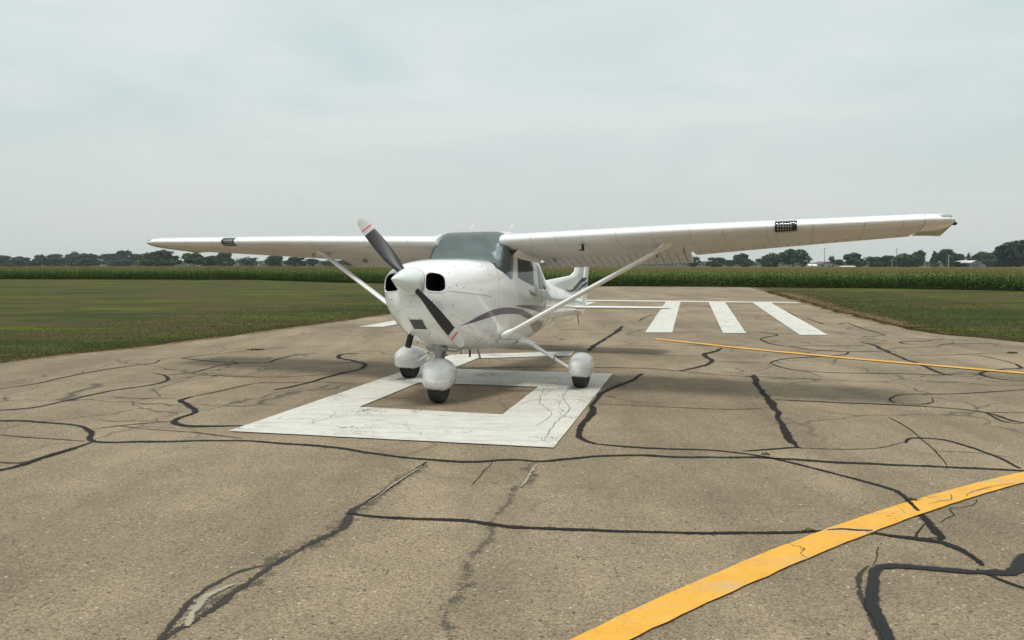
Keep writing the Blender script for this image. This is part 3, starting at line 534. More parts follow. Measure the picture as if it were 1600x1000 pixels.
# shapes of the openings, side view (x, z)
WS = [(.335, 1.502), (.42, 1.628), (.30, 1.80), (.62, 2.20), (.775, 1.985), (.87, 1.965), (.925, 1.86), (.90, 1.72), (.80, 1.385), (.72, 1.383), (.55, 1.43)]
DW = rounded([(1.0, 1.42), (1.045, 1.735), (1.69, 1.70), (1.69, 1.335)], .06)
RW = rounded([(1.90, 1.665), (2.10, 1.64), (2.36, 1.55), (2.55, 1.37), (2.50, 1.335), (1.90, 1.315)], .05)
BW = rounded([(2.30, 1.80), (2.30, 2.2), (2.98, 2.2), (2.98, 1.60)], .02)
DOOR = rounded([(.86, .62), (.94, 1.35), (.975, 1.80), (1.80, 1.765), (1.80, 1.0), (1.62, .62)], .07)
body_st = xs_(.115, .40, .05)+xs_(.42, .80, .03)+xs_(.84, 3.2, .07)[0:]+xs_(3.3, 5.95, .15)
outer = rings_mesh([ring(x) for x in body_st]); ab = AB(); ab.v, ab.f, ab.m = outer.v, outer.f, outer.m
BV = BVHTree.FromPolygons([Vector(p) for p in outer.v], outer.f)
cowl_st = [-.835, -.832, -.825, -.81, -.79, -.765, -.73, -.69, -.64]+xs_(-.60, .11, .06)
cw = rings_mesh([ring(x) for x in cowl_st]); cwl = AB(); cwl.v, cwl.f, cwl.m = cw.v, cw.f, cw.m
BC = BVHTree.FromPolygons([Vector(p) for p in cw.v], cw.f)
def inner(d, x0=.14, x1=3.4):
    st = xs_(x0, .40, .06)+xs_(.42, .80, .04)+xs_(.84, x1, .1); m = rings_mesh([ring(x, d) for x in st]); a = AB(); a.v, a.f, a.m = m.v, m.f, m.m; return a
body = to_mesh_obj(ab, 'fuselage'); body.data.materials.append(m_body)
in1 = to_mesh_obj(inner(.028)); in1.data.materials.append(m_trim_in)
cut = [to_mesh_obj(prism_y(WS, -.9, .9)), to_mesh_obj(prism_y(BW, -.36, .36))]
for s in (1, -1):
    for sh in (RW,): cut.append(to_mesh_obj(prism_y(sh, .25*s, .9*s)))
door_cut = {s: to_mesh_obj(prism_y(DOOR, .25*s, .9*s)) for s in (1, -1)}
def shell(d):
    o = to_mesh_obj(ab, 'glass'); i = to_mesh_obj(inner(d)); boolean(o, [i]); kill(i); return o
sh7 = shell(.007)
def window(name, shape, y0, y1, m, parent):
    o = bpy.data.objects.new(name, sh7.data.copy()); col.objects.link(o); c = to_mesh_obj(prism_y(grow(shape, -.0015), y0, y1))
    boolean(o, [c], 'INTERSECT'); kill(c); o.data.materials.clear(); o.data.materials.append(m)
    o.data.polygons.foreach_set('material_index', [0]*len(o.data.polygons)); shade(o.data, 30); o.parent = parent; return o
boolean(body, [in1]); solid = body.data.copy()
for s in (1, -1):
    d = bpy.data.objects.new('door', solid.copy()); col.objects.link(d)
    c = to_mesh_obj(prism_y(grow(DOOR, -.005), .25*s, .9*s)); boolean(d, [c], 'INTERSECT'); c2 = to_mesh_obj(prism_y(DW, .25*s, .9*s)); boolean(d, [c2]); kill(c, c2)
    shade(d.data, 30); d.parent = plane
    window('window', DW, .25*s, .9*s, m_side, d)
    h = AB(); h.box((1.66, s*.574, 1.22), (.11, .012, .022)); h.build('handle', m_grey, d)
boolean(body, cut+list(door_cut.values())); shade(body.data, 30); body.parent = plane; body.name = 'fuselage'
window('windshield', WS, -.9, .9, m_wind, plane)
for s in (1, -1): window('rear_side_window', RW, .25*s, .9*s, m_side, plane)
window('rear_window', BW, -.36, .36, m_side, plane)
kill(in1, sh7, *cut, *door_cut.values())

# cowling with intakes ------------------------------------------------
cowl = to_mesh_obj(cwl, 'cowling'); cowl.data.materials.append(m_body); cc = []
def prism_x(pts, x0, x1):
    n = len(pts); mb = AB(); v = [(x0, y, z) for y, z in pts]+[(x1, y, z) for y, z in pts]
    mb.add(v, [tuple(range(n)), tuple(range(n, 2*n))[::-1]]+[(i, (i+1) % n, (i+1) % n+n, i+n) for i in range(n)]); return mb
for s in (1, -1):
    o = to_mesh_obj(prism_x(rounded([(s*.150, 1.165), (s*.16, 1.385), (s*.365, 1.355), (s*.385, 1.155)], .085, 8), -1.3, -.45)); o.data.materials.append(m_black); cc.append(o)
boolean(cowl, cc); kill(*cc); shade(cowl.data, 32); cowl.parent = plane
# raised lips round the intakes
def xsurf(bv, y, z):
    h = bv.ray_cast(Vector((-2, y, z)), Vector((1, 0, 0)), 4); return h[0].x if h[0] is not None else None
for s in (1, -1):
    p2 = rounded([(s*.150, 1.165), (s*.16, 1.385), (s*.365, 1.355), (s*.385, 1.155)], .085, 8); lip = []
    for y, z in p2:
        x = xsurf(BC, y, z); lip.append((x if x is not None else -.93, y, z))
    lip.append(lip[0]); mb = AB(); mb.tube(lip, .007, 6, cap=False); mb.build('intake_lip', m_body, cowl)
g = AB(); gr_ = [[(xsurf(BC, -.08+.016*i, .75+.011*j)-.003, -.08+.016*i, .75+.011*j) for i in range(11)] for j in range(11)]
g.add([p for r in gr_ for p in r], [(j*11+i, j*11+i+1, j*11+i+12, j*11+i+11) for j in range(10) for i in range(10)])
g.build('air_filter', mat('grey_filter', (.085, .088, .088), .85), cowl)
fr_ = []
for y, z in rounded([(-.088, .742), (-.088, .863), (.088, .863), (.088, .742)], .01, 2): fr_.append((xsurf(BC, y, z)-.001, y, z))
mb = AB(); mb.tube(fr_+[fr_[0]], .006, 5, cap=False); mb.build('filter_frame', m_body, cowl)
ex = AB(); ex.tube([(-.36, -.225, .76), (-.42, -.235, .665), (-.46, -.245, .54)], .037, 14); ex.tube([(-.461, -.245, .5385), (-.460, -.245, .541)], .030, 14); ex.build('exhaust_pipe', m_black, cowl)

# conformal details on the skin ------------------------------------------------
def side_pt(bvs, x, z, s, off):
    for bv in bvs:
        h = bv.ray_cast(Vector((x, s*2, z)), Vector((0, -s, 0)), 2)
        if h[0] is not None: return h[0]+Vector((0, s*off, 0))
    return Vector((x, s*.05, z))
def smooth_line(p, n):
    p = [Vector(a) for a in p]; L = [0]
    for a, b in zip(p, p[1:]): L.append(L[-1]+(b-a).length)
    xs = np.array(L)/L[-1]; o = []
    for i in range(n+1):
        t = i/n; o.append((pchip(xs, [a.x for a in p], t), pchip(xs, [a.y for a in p], t)))
    return o
def swoosh(name, up, lo, m, s, parent, bvs, off=.003, n=70, k=5):
    U, Lw = smooth_line(up, n), smooth_line(lo, n); mb = AB(); v = []
    for (ux, uz), (lx, lz) in zip(U, Lw):
        for j in range(k+1): t = j/k; v.append(side_pt(bvs, ux+(lx-ux)*t, uz+(lz-uz)*t, s, off))
    mb.add(v, [(i*(k+1)+j, i*(k+1)+j+1, (i+1)*(k+1)+j+1, (i+1)*(k+1)+j) for i in range(n) for j in range(k)])
    return mb.build(name, m, parent)
u1 = [(-.436, .793), (-.164, .911), (.229, 1.0), (.658, 1.028), (1.055, 1.018), (1.5, .955), (1.95, .865)]
l1 = [(-.436, .793), (.032, .888), (.443, .940), (.892, .950), (1.309, .905), (1.6, .842), (1.85, .79)]
u2 = [(.82, 1.053), (1.405, 1.077), (2.086, 1.100), (2.40, 1.150)]; l2 = [(.82, 1.053), (1.408, 1.028), (1.95, .992), (2.30, 1.05)]
for s in (1, -1):
    swoosh('swoosh_stripe', u1, l1, m_stripe, s, body, (BV, BC)); swoosh('swoosh_stripe', u2, l2, m_stripe, s, body, (BV, BC))
    swoosh('swoosh_stripe', [(1.5, .940), (1.85, .868), (2.15, .86), (2.30, .885)], [(1.55, .80), (1.85, .72), (2.08, .70), (2.16, .75)], m_stripe2, s, body, (BV, BC), .0045)
    # model script under the window: small italic flourish
    base = Vector((1.42, 1.235)); mb = AB()
    for st in ([(0, .03), (.05, .045), (.11, .04)], [(.06, .045), (.05, .0), (.03, -.02)], [(.09, .02), (.10, -.015), (.13, .02), (.15, -.01)], [(.14, .045), (.155, -.01)], [(.17, .015), (.19, -.012), (.21, .02), (.19, .02)], [(.20, -.01), (.25, .0), (.30, -.012)]):
        mb.tube([side_pt((BV,), base.x+a, base.y+b, s, .002) for a, b in st], .0042, 4)
    mb.build('script_lettering', m_seam, body)
    # seams
    def seam(pts, parent=body, r=.0026, m=m_seam, n=24):
        mb = AB(); mb.tube([side_pt((BV, BC), x, z, s, 0) for x, z in smooth_line(pts, n)], r, 4); return mb.build('panel_seam', m, parent)
    seam([(-.77, 1.175), (-.45, 1.165), (0, 1.15), (.10, 1.145)], cowl)
    seam([(.10, .58), (.112, .9), (.112, 1.3), (.112, 1.50)], cowl)
    seam([(.30, .56), (.30, 1.0), (.32, 1.48)])
    seam([(2.0, .66), (2.02, 1.2), (2.02, 1.30)]); seam([(2.62, .76), (2.62, 1.2), (2.62, 1.32)]); seam([(3.4, .86), (3.4, 1.2), (3.4, 1.42)]); seam([(4.3, .95), (4.3, 1.36)])
    seam([(-.66, .93), (-.40, .84), (-.10, .70), (.08, .60)], cowl, .0018)
    seam([(1.78, 1.245), (2.3, 1.24), (3.2, 1.23)], body, .003, m_body)
    # quarter-turn fasteners
    for x, z in [(-.70, 1.37), (-.64, 1.24), (-.52, 1.225), (-.74, 1.21), (-.36, 1.222), (-.17, 1.212), (.05, 1.20), (.06, 1.40), (-.42, .80), (-.22, .72), (.05, .66), (.06, .95), (-.66, 1.02), (-.52, 1.45), (-.28, 1.50), (.03, 1.50)]:
        mb = AB(); p = side_pt((BC,), x, z, s, 0); mb.tube([p-Vector((0, s*.002, 0)), p+Vector((0, s*.003, 0))], .0085, 8); mb.build('fastener', m_grey, cowl)
for y, z in [(-.30, 1.08), (-.26, 1.08), (-.02, 1.05), (.24, 1.06), (-.075, .875), (.055, .875), (-.085, .70), (.07, .70), (-.2, .95), (.3, .95), (.33, .80)]:
    x = xsurf(BC, y, z)
    if x is not None: mb = AB(); mb.tube([(x-.003, y, z), (x+.002, y, z)], .008, 8); mb.build('fastener', m_grey, cowl)
for zz, ys in ((1.0, (-.09, -.07, -.05, -.02, 0)), (.915, (-.09, -.06, -.03, 0, .03))):
    for y in ys: x = xsurf(BC, y, zz); mb = AB(); mb.tube([(x-.0015, y, zz), (x+.001, y, zz)], .004, 5); mb.build('rivet', m_grey, cowl)
def top_pt(x, y, off=.0):
    for bv in (BC, BV):
        h = bv.ray_cast(Vector((x, y, 3)), Vector((0, 0, -1)), 3)
        if h[0] is not None: return h[0]+Vector((0, 0, off))
# oil door and hinge lines on top of the cowling
for y0 in (.32,):
    q = rounded([(-.07, y0), (-.07, y0+.15), (.03, y0+.15), (.03, y0)], .03, 4)
    mb = AB(); mb.tube([top_pt(x, y) for x, y in q]+[top_pt(*q[0])], .0025, 4, cap=False); mb.build('oil_door_seam', m_seam, cowl)

# spinner and propeller ------------------------------------------------
HUB = 1.276
prop = empty('propeller'); prop.parent = plane; prop.location = (1.47+.905, 0, HUB)
class PB(MB): pass
def lathe(prof, n=40):
    rings = [[(x, r*math.cos(2*math.pi*k/n), r*math.sin(2*math.pi*k/n)) for k in range(n)] for x, r in prof]; m = rings_mesh(rings); return m
prof = [(.395, .002), (.392, .007), (.34, .030), (.27, .062), (.20, .092), (.13, .118), (.06, .139), (.0, .150), (-.05, .156), (-.058, .150)]
sp = lathe(prof).build('spinner', m_spinner, prop)
lathe([(-.05, .157), (-.066, .157), (-.066, .10)]).build('backplate', m_metal, prop)
pa = R(133)
for q in (0, 1):
    ang = pa+q*math.pi; dy, dz = math.cos(ang), math.sin(ang); ty, tz = -dz, dy; mb = MB(); rings = []; nR = 34
    tab = [(.10, .085, .055, 62), (.16, .10, .045, 52), (.25, .125, .030, 42), (.40, .150, .020, 32), (.55, .155, .015, 25), (.70, .145, .011, 20), (.84, .125, .008, 17), (.92, .100, .006, 15), (.945, .06, .004, 15), (.952, .02, .003, 15)]
    rr = [t[0] for t in tab]
    for i in range(nR+1):
        r = .10+(.952-.10)*(i/nR)**.9; c_ = pchip(rr, [t[1] for t in tab], r); th = pchip(rr, [t[2] for t in tab], r); b = R(pchip(rr, [t[3] for t in tab], r)); rg = []
        for k in range(14):
            t = 2*math.pi*k/14; u, v = c_/2*math.cos(t), th/2*math.sin(t)+th*.25*(1-math.cos(t)**2)
            # chord direction: mix of rotation tangent and the axis
            a = u*math.cos(b)-v*math.sin(b); f = u*math.sin(b)+v*math.cos(b)
            rg.append((f-.005, dy*r+ty*a, dz*r+tz*a))
        rings.append(rg)
    m = rings_mesh(rings); nr = len(rings)-1
    rad = [.10+(.952-.10)*(i/nR)**.9 for i in range(nR+1)]
    for fi in range(nr*14):
        r = rad[fi//14]; m.m[fi] = 0 if r < .735 else (2 if r < .775 else (1 if r < .815 else 2))
    m.m[-1] = 2
    m.build('blade', [m_blackmet, m_red, m_tipw], prop)

# wings ------------------------------------------------
def naca(t, n=26, m_=.02, p_=.4, x0=0., x1=1.):
    up, lo = [], []
    for i in range(n+1):
        x = x0+(x1-x0)*(1-math.cos(math.pi*i/n/ (1 if x1 > .99 else 1.6)))/(2 if x1 > .99 else (1-math.cos(math.pi/1.6))) if x0 == 0 else x0+(x1-x0)*i/n
        yt = 5*t*(.2969*math.sqrt(max(x, 0))-.126*x-.3516*x*x+.2843*x**3-.1036*x**4)
        yc = m_/p_**2*(2*p_*x-x*x) if x < p_ else m_/(1-p_)**2*((1-2*p_)+2*p_*x-x*x)
        up.append((x, yc+yt)); lo.append((x, yc-yt))
    return up, lo
def chord(y):
    y = abs(y); return 1.63 if y < 2.6 else 1.63-(y-2.6)/(5.45-2.6)*.48
def lex(y):
    y = abs(y); return .615 if y < 2.6 else .615+(y-2.6)/2.85*.13
def lez(y): return 1.862+abs(y)*.0262-max(0, abs(y)-2.6)*.003
INC = R(5)
def wpt(s, y, cx, cz, c=None, zo=0):
    c = chord(y) if c is None else c; inc = INC-R(2.9)*max(0, abs(y)-2.6)/2.85
    x = cx*c; z = cz*c; return (lex(y)+x*math.cos(inc)+z*math.sin(inc), s*abs(y), lez(y)+z*math.cos(inc)-x*math.sin(inc)+zo)
CUT = .735
WINGBV = {}
for s in (1, -1):
    up, lo = naca(.138, 26, x1=CUT)
    prof = up[::-1]+lo[1:]
    seams = [.85, 1.17, 1.50, 1.92, 2.35, 2.78, 3.15, 3.62, 3.72, 4.10, 4.62, 5.0]
    ys = [.535]; mats = []
    for q in seams: ys += [q-.0022, q+.0022]
    ys += [2.6, 5.2]; ys = sorted(set(ys)); rings = [[wpt(s, y, a, b) for a, b in prof] for y in ys]
    mb = rings_mesh(rings); w2 = AB(); w2.v, w2.f, w2.m = mb.v, mb.f, mb.m; n = len(prof)
    for i in range(len(ys)-1):
        if abs(ys[i+1]-ys[i]-.0044) < 1e-6:
            for k in range(n): w2.m[i*n+k] = 1
    for i in range(len(ys)-1):
        if w2.m[i*n] == 0:
            for k in range(33, n): w2.m[i*n+k] = 2
    bvw = BVHTree.FromPolygons([Vector(p) for p in w2.v], w2.f)
    wing = w2.build('wing', [m_wing, m_seam, m_under], plane, 30)
    # trailing-edge shroud ahead of flap and aileron (upper skin overlaps the hinge)
    # wing tip: full section, rounded plan, droops at the trailing edge
    upf, lof = naca(.138, 26); pf = upf[::-1]+lof[1:-1]; rings = []
    for i in range(13):
        t = i/12; y = 5.205+.30*math.sin(t*math.pi/2); k = math.cos(t*math.pi/2)**.55 if t < 1 else .02; k = max(k, .04); rg = []
        for a, b in pf:
            cx = .0+a; px = .16*(1-k)+cx*(1-.16*(1-k)*1.0)
            zz = b*(k**.8)*1.0+.012*(1-k)
            p = wpt(s, 5.2, px, zz); d = -.03*t**2*max(0, a-.35)/.65; rg.append((p[0], s*y, p[2]+d))
        rings.append(rg)
    t_ = rings_mesh(rings); tp = AB(); tp.v, tp.f, tp.m = t_.v, t_.f, t_.m; tp.build('wing_tip', m_wing, wing, 35)
    lz = AB(); c0 = wpt(s, 5.33, .045, .01); lz.tube([(c0[0]-.02, s*5.31, c0[2]), (c0[0]+.0, s*5.37, c0[2]), (c0[0]+.03, s*5.43, c0[2]), (c0[0]+.09, s*5.475, c0[2]), (c0[0]+.14, s*5.49, c0[2])], [.015, .036, .042, .030, .008], 12)
    lz.build('navigation_light_cover', mat('lens_cover', (.25, .29, .27), .12, coat=.6), wing)
    lb = AB(); lb.tube([(c0[0]+.20, s*5.47, c0[2]-.03), (c0[0]+.22, s*5.52, c0[2]-.035), (c0[0]+.25, s*5.54, c0[2]-.035)], [.018, .022, .01], 8); lb.build('strobe_light', m_panel, wing)
    # control surfaces with pressed ribs
    def surf(name, y0, y1, pitch, defl, x0, drop, depth=.006):
        a, b = naca(.138, 10, x0=x0, x1=1.0); a = [(x, max(z, 0.0)) for x, z in a]; prof = a[::-1]+[(x0-.012, (a[0][1]+b[0][1])/2)]+b
        ys = [y0]; flags = []; y = y0+pitch*.6
        while y < y1-.03: ys += [y-.007, y, y+.007]; y += pitch
        ys.append(y1); rings = []
        for yy in ys:
            c = chord(yy); groove = any(abs(yy-q) < 1e-6 for q in ys[2:-1:3]) and yy not in (y0, y1); rg = []
            for j, (px, pz) in enumerate(prof):
                if groove and px > x0+.02 and px < .985: pz -= math.copysign(depth/c, pz-.004)*(1 if j > len(a) else 1)
                hx, hz = x0, b[0][1]; dx, dz = px-hx, pz-hz; cx, sx_ = math.cos(defl), math.sin(defl)
                rg.append(wpt(s, yy, hx+dx*cx+dz*sx_+.006, hz-dx*sx_+dz*cx, zo=-drop))
            rings.append(rg)
        m = rings_mesh(rings); q = AB(); q.v, q.f, q.m = m.v, m.f, m.m; n = len(prof)
        for i in range(len(ys)-1):
            if abs(ys[i+1]-ys[i]-.007) < 1e-6:
                for k in range(n-1): q.m[i*n+k] = 1
        return q.build(name, [m_under, m_groove], wing, 20)
    flap = surf('flap', .60, 2.62,   .105, R(13), CUT-.015, .004)
    ail = surf('aileron', 2.66, 5.17, .135, R(1), CUT+.006, .0, .005)
    # flap tracks
    for yy in (.8, 2.2):
        p0 = wpt(s, yy, .70, -.035); mb = AB(); mb.box((p0[0]+.05, p0[1], p0[2]-.02), (.13, .012, .05)); mb.build('flap_track', m_grey, wing)
    # landing light in the leading edge
    def le_patch(name, ya, yb, i0, i1, m, off, nn=12):
        v = []; pr = prof[i0:i1]; k = len(pr)
        for i in range(nn+1):
            y = ya+(yb-ya)*i/nn; cen = Vector(wpt(s, y, .06, .0))
            for a, b in pr:
                p = Vector(wpt(s, y, a, b)); dd = (p-cen); dd.y = 0; v.append(p+dd.normalized()*off)
        q = AB(); q.add(v, [(i*k+j, i*k+j+1, (i+1)*k+j+1, (i+1)*k+j) for i in range(nn) for j in range(k-1)]); return q
    c26 = 26
    q = le_patch('landing_light', 3.705, 3.935, c26-5, c26+7, m_panel, .0025); z0 = wpt(s, 3.8, .0, .0)[2]
    for i in range(6):
        for j in range(3):
            y = 3.738+.0275*i; h = bvw.ray_cast(Vector((0, s*y, z0+(.012, -.014, -.040)[j])), Vector((1, 0, 0)), 3)[0]
            if h is not None: q.tube([(h.x-.012, h.y, h.z), (h.x+.003, h.y, h.z)], .0095, 10, 1)
    q.build('landing_light', [m_panel, m_lamp], wing)
    le_patch('landing_light_lens', 3.70, 3.94, c26-6, c26+8, m_lens, .016).build('landing_light_lens', m_lens, wing)
    # fuel vent / stall vane etc.
    if s == 1:
        mb = AB(); p = wpt(1, 1.47, .12, -.045); mb.box((p[0], p[1], p[2]-.035), (.07, .018, .085)); mb.box((p[0]-.03, p[1]-.02, p[2]-.072), (.03, .04, .012)); mb.build('pitot_mount', m_panel, wing)
        mb = AB(); p = wpt(1, 2.62, .42, -.03); mb.tube([(p[0], p[1], p[2]), (p[0]+.02, p[1]+.005, p[2]-.10)], .006, 6); mb.build('fuel_vent_tube', m_panel, wing)
    else:
        mb = AB(); p = wpt(-1, 2.66, .32, -.045); pts = [(p[0], p[1]+.022*math.cos(t), p[2]-.03+.022*math.sin(t)) for t in np.linspace(0, 2*math.pi, 13)]; mb.tube(pts, .005, 5, cap=False); mb.build('tie_down_ring', m_panel, wing)
    # strut
    lowp = Vector((.60, s*.53, .675)); upp = Vector((1.06, s*2.47, wpt(1, 2.47, .27, -.045)[2]-.01))
    ref = Vector((1, 0, 0)); d = (upp-lowp)
    mb = AB(); mb.tube([lowp+d*t for t in (0, .02, .05, .5, .95, .985)], [.028, .030, .030, .030, .028, .025], 16, asp=(ref, 2.2))
    stt = mb.build('wing_strut', m_body, plane)
    # fairing at the top: flares out on the wing skin
    mb = AB(); rings = []
    for i in range(9):
        t = i/8; c0 = upp-d.normalized()*(.20*(1-t)); c0.z += .008*t; Lx = .075+.125*t**2; Wy = .034+.05*t**1.5; rg = []
        zt = wpt(1, 2.47, .27, -.045)[2]
        for k in range(16):
            a = 2*math.pi*k/16; x = c0.x+Lx*math.cos(a)+(.04*t*t if math.cos(a) > 0 else 0); y = c0.y+s*Wy*math.sin(a)
            rg.append((x, y, c0.z if t < .6 else c0.z+(zt+.004-c0.z)*(t-.6)/.4))
        rings.append(rg)
    m = rings_mesh(rings); q = AB(); q.v, q.f, q.m = m.v, m.f, m.m; q.build('upper_fairing', m_wing, stt)
    mb = AB(); mb.tube([lowp-d*.012, lowp+d*.01, lowp+d*.04, lowp+d*.06], [.045, .050, .040, .032], 14, asp=(ref, 2.0)); mb.build('lower_fairing', m_body, stt)
    mb = AB(); p = lowp+Vector((-.06, s*.028, .0)); mb.tube([p, p+Vector((0, s*.018, 0))], .01, 8); mb.build('bolt', m_seam, stt)
    # step bracket on the fuselage
    mb = AB(); mb.box((.36, s*.535, .63), (.09, .03, .015)); mb.tube([(.34, s*.52, .62), (.37, s*.56, .56), (.40, s*.52, .60)], .006, 6); mb.build('step_bracket', m_grey, body)
# fillet between wing root and cabin
for s in (1, -1):
    up, lo = naca(.138, 26, x1=CUT); prof = up[::-1]+lo[1:]; rings = []
    for i, (y, k) in enumerate(((.44, 1.0), (.50, 1.0), (.540, 1.0))):
        rings.append([(wpt(s, y, a, b)[0], s*y, wpt(s, y, a, b)[2]) for a, b in prof])
    m = rings_mesh(rings); q = AB(); q.v, q.f, q.m = m.v, m.f, m.m; q.build('wing_root_fillet', m_wing, body, 30)
    rings = []
    for i in range(8):
        t = i/7; y = .575-.05*t; z0 = wpt(s, .55, .3, -.045)[2]+.015
        rings.append([(x, s*(y+.03*(1-t)**2), z0-.10*t-.055*((x-1.3)/.7)**2*0) for x in xs_(.86, 1.95, .1)])
    k = len(rings[0]); q = AB(); q.add([p for r in rings for p in r], [(i*k+j, i*k+j+1, (i+1)*k+j+1, (i+1)*k+j) for i in range(7) for j in range(k-1)]); q.build('wing_root_fillet', m_wing, body, 30)
# cabin roof cap between the wings: the centre section skin
q = AB(); rings = []
for x in [.79, .81, .85, .95, 1.1, 1.4, 1.7, 2.0, 2.25]:
    h = {.79: .002, .81: .006}.get(x, .008); zt = sec(x)[3]; rings.append([(x, y, zt+h-.02*abs(y/.52)**6) for y in np.linspace(-.53, .53, 21)]+[(x, .53, zt-.09), (x, -.53, zt-.09)])
m = rings_mesh(rings); q.v, q.f, q.m = m.v, m.f, m.m; q.build('roof_skin', m_wing, body, 30)
# dark seal strip along the top of the windshield
q = AB(); q.tube([top_pt(.785, y, .004) for y in np.linspace(-.50, .50, 15)], .009, 6); q.build('windshield_seal', m_seam, body)
for y, x in ((-.16, 1.05), (.36, 1.15)):
    q = AB(); q.tube([(x, y, 2.0), (x+.02, y+.01, 2.08), (x+.09, y+.04, 2.17)], [.006, .004, .003], 6); q.build('whip_antenna', m_body, plane)
q = AB(); q.box((1.7, 0, 2.03), (.14, .012, .07)); q.build('blade_antenna', m_body, plane)

# tail ------------------------------------------------
def slab(name, stations, th, m, parent, hor=True, flip=1):
    """stations: (span, x_le, x_te, offset)"""
    rings = []
    for sp_, xl, xt, of in stations:
        c = xt-xl; rg = []; t = min(th, .085/c) if hor else min(th, .055/c)
        up, lo = naca(t, 14, m_=0.0001)
        for a, b in (up[::-1]+lo[1:-1]): rg.append((xl+a*c, flip*sp_, of+b*c) if hor else (xl+a*c, b*c, sp_))
        rings.append(rg)
    mm_ = rings_mesh(rings); q = AB(); q.v, q.f, q.m = mm_.v, mm_.f, mm_.m; return q.build(name, m, parent, 30)
for s in (1, -1):
    st = slab('stabilizer', [(.04, 5.16, 5.88, 1.135), (1.0, 5.24, 5.87, 1.137), (1.62, 5.33, 5.86, 1.139), (1.69, 5.38, 5.85, 1.139), (1.72, 5.50, 5.80, 1.139)], .09, m_wing, plane, True, s)
    el = slab('elevator', [(.10, 5.89, 6.30, 1.135), (1.0, 5.885, 6.25, 1.137), (1.66, 5.88, 6.20, 1.139), (1.72, 5.90, 6.10, 1.139)], .07, m_wing, plane, True, s)
    if s == 1: q = AB(); q.box((5.92, 1.3, 1.12), (.05, .02, .02)); q.build('hinge', m_grey, el)
fin = slab('vertical_fin', [(1.36, 3.3, 6.02, 0), (1.47, 3.4, 6.05, 0), (1.55, 3.85, 6.07, 0), (1.64, 4.62, 6.09, 0), (1.715, 5.24, 6.12, 0), (1.80, 5.50, 6.16, 0), (2.0, 5.62, 6.23, 0), (2.3, 5.85, 6.33, 0), (2.62, 6.08, 6.44, 0), (2.66, 6.14, 6.44, 0)], .055, m_body, plane, False)
rud = slab('rudder', [(1.02, 6.00, 6.22, 0), (1.2, 5.98, 6.36, 0), (1.5, 6.07, 6.45, 0), (2.0, 6.24, 6.60, 0), (2.3, 6.34, 6.68, 0), (2.6, 6.45, 6.76, 0), (2.68, 6.50, 6.74, 0)], .06, m_body, plane, False)
FB = BVHTree.FromPolygons([Vector((1.47-v.co.x, v.co.y, v.co.z)) for v in fin.data.vertices]+[Vector((1.47-v.co.x, v.co.y, v.co.z)) for v in rud.data.vertices],
    [tuple(p.vertices) for p in fin.data.polygons]+[tuple(i+len(fin.data.vertices) for i in p.vertices) for p in rud.data.polygons])
for s in (1, -1):
    swoosh('tail_swoosh', [(4.86, 1.475), (5.06, 1.438), (5.30, 1.456), (5.55, 1.54), (5.85, 1.65), (6.10, 1.722), (6.30, 1.742)], [(4.86, 1.475), (5.06, 1.415), (5.30, 1.418), (5.64, 1.482), (5.98, 1.605), (6.22, 1.678), (6.39, 1.722)], m_blue, s, fin, (FB,), .004, 60, 3)
    swoosh('tail_swoosh', [(5.50, 1.425), (5.90, 1.535), (6.2, 1.63), (6.43, 1.662)], [(5.50, 1.42), (6.03, 1.515), (6.3, 1.585), (6.50, 1.64)], m_blue, s, fin, (FB,), .004, 40, 3)
q = AB(); q.tube([(5.8, 0, 1.02), (5.82, 0, .95), (5.86, 0, .86)], [.012, .009, .009], 8); q.tube([(5.86+.02*math.cos(t), 0, .845+.02*math.sin(t)) for t in np.linspace(0, 6.28, 10)], .006, 5, cap=False); q.build('tail_tie_down', m_grey, plane)

# undercarriage ------------------------------------------------
def wheel(name, cx, cy, cz, r, wd, parent):
    n = 32; pf = []; 
    for t in np.linspace(-1, 1, 15): pf.append((wd/2*math.copysign(abs(math.sin(t*math.pi/2)), t), r-.055*(1-math.cos(t*math.pi/2))**1.3 - (.006 if abs(abs(t)-.29) < .08 or abs(t) < .05 else 0)))
    rings = []
    prf = [(-wd*.42, r*.45)]+pf+[(wd*.42, r*.45)]
    for yy, rr in prf: rings.append([(cx+rr*math.cos(2*math.pi*k/n), cy+yy, max(cz+rr*math.sin(2*math.pi*k/n), ground_z(cx+rr*math.cos(2*math.pi*k/n))+.001-ROL*cy*1.0+0)) for k in range(n)])
    m = rings_mesh(rings); q = AB(); q.v, q.f, q.m = m.v, m.f, m.m; q.tube([(cx, cy-wd*.35, cz), (cx, cy+wd*.35, cz)], r*.46, 20, 1); return q.build(name, [m_rubber, m_metal], parent, 50)
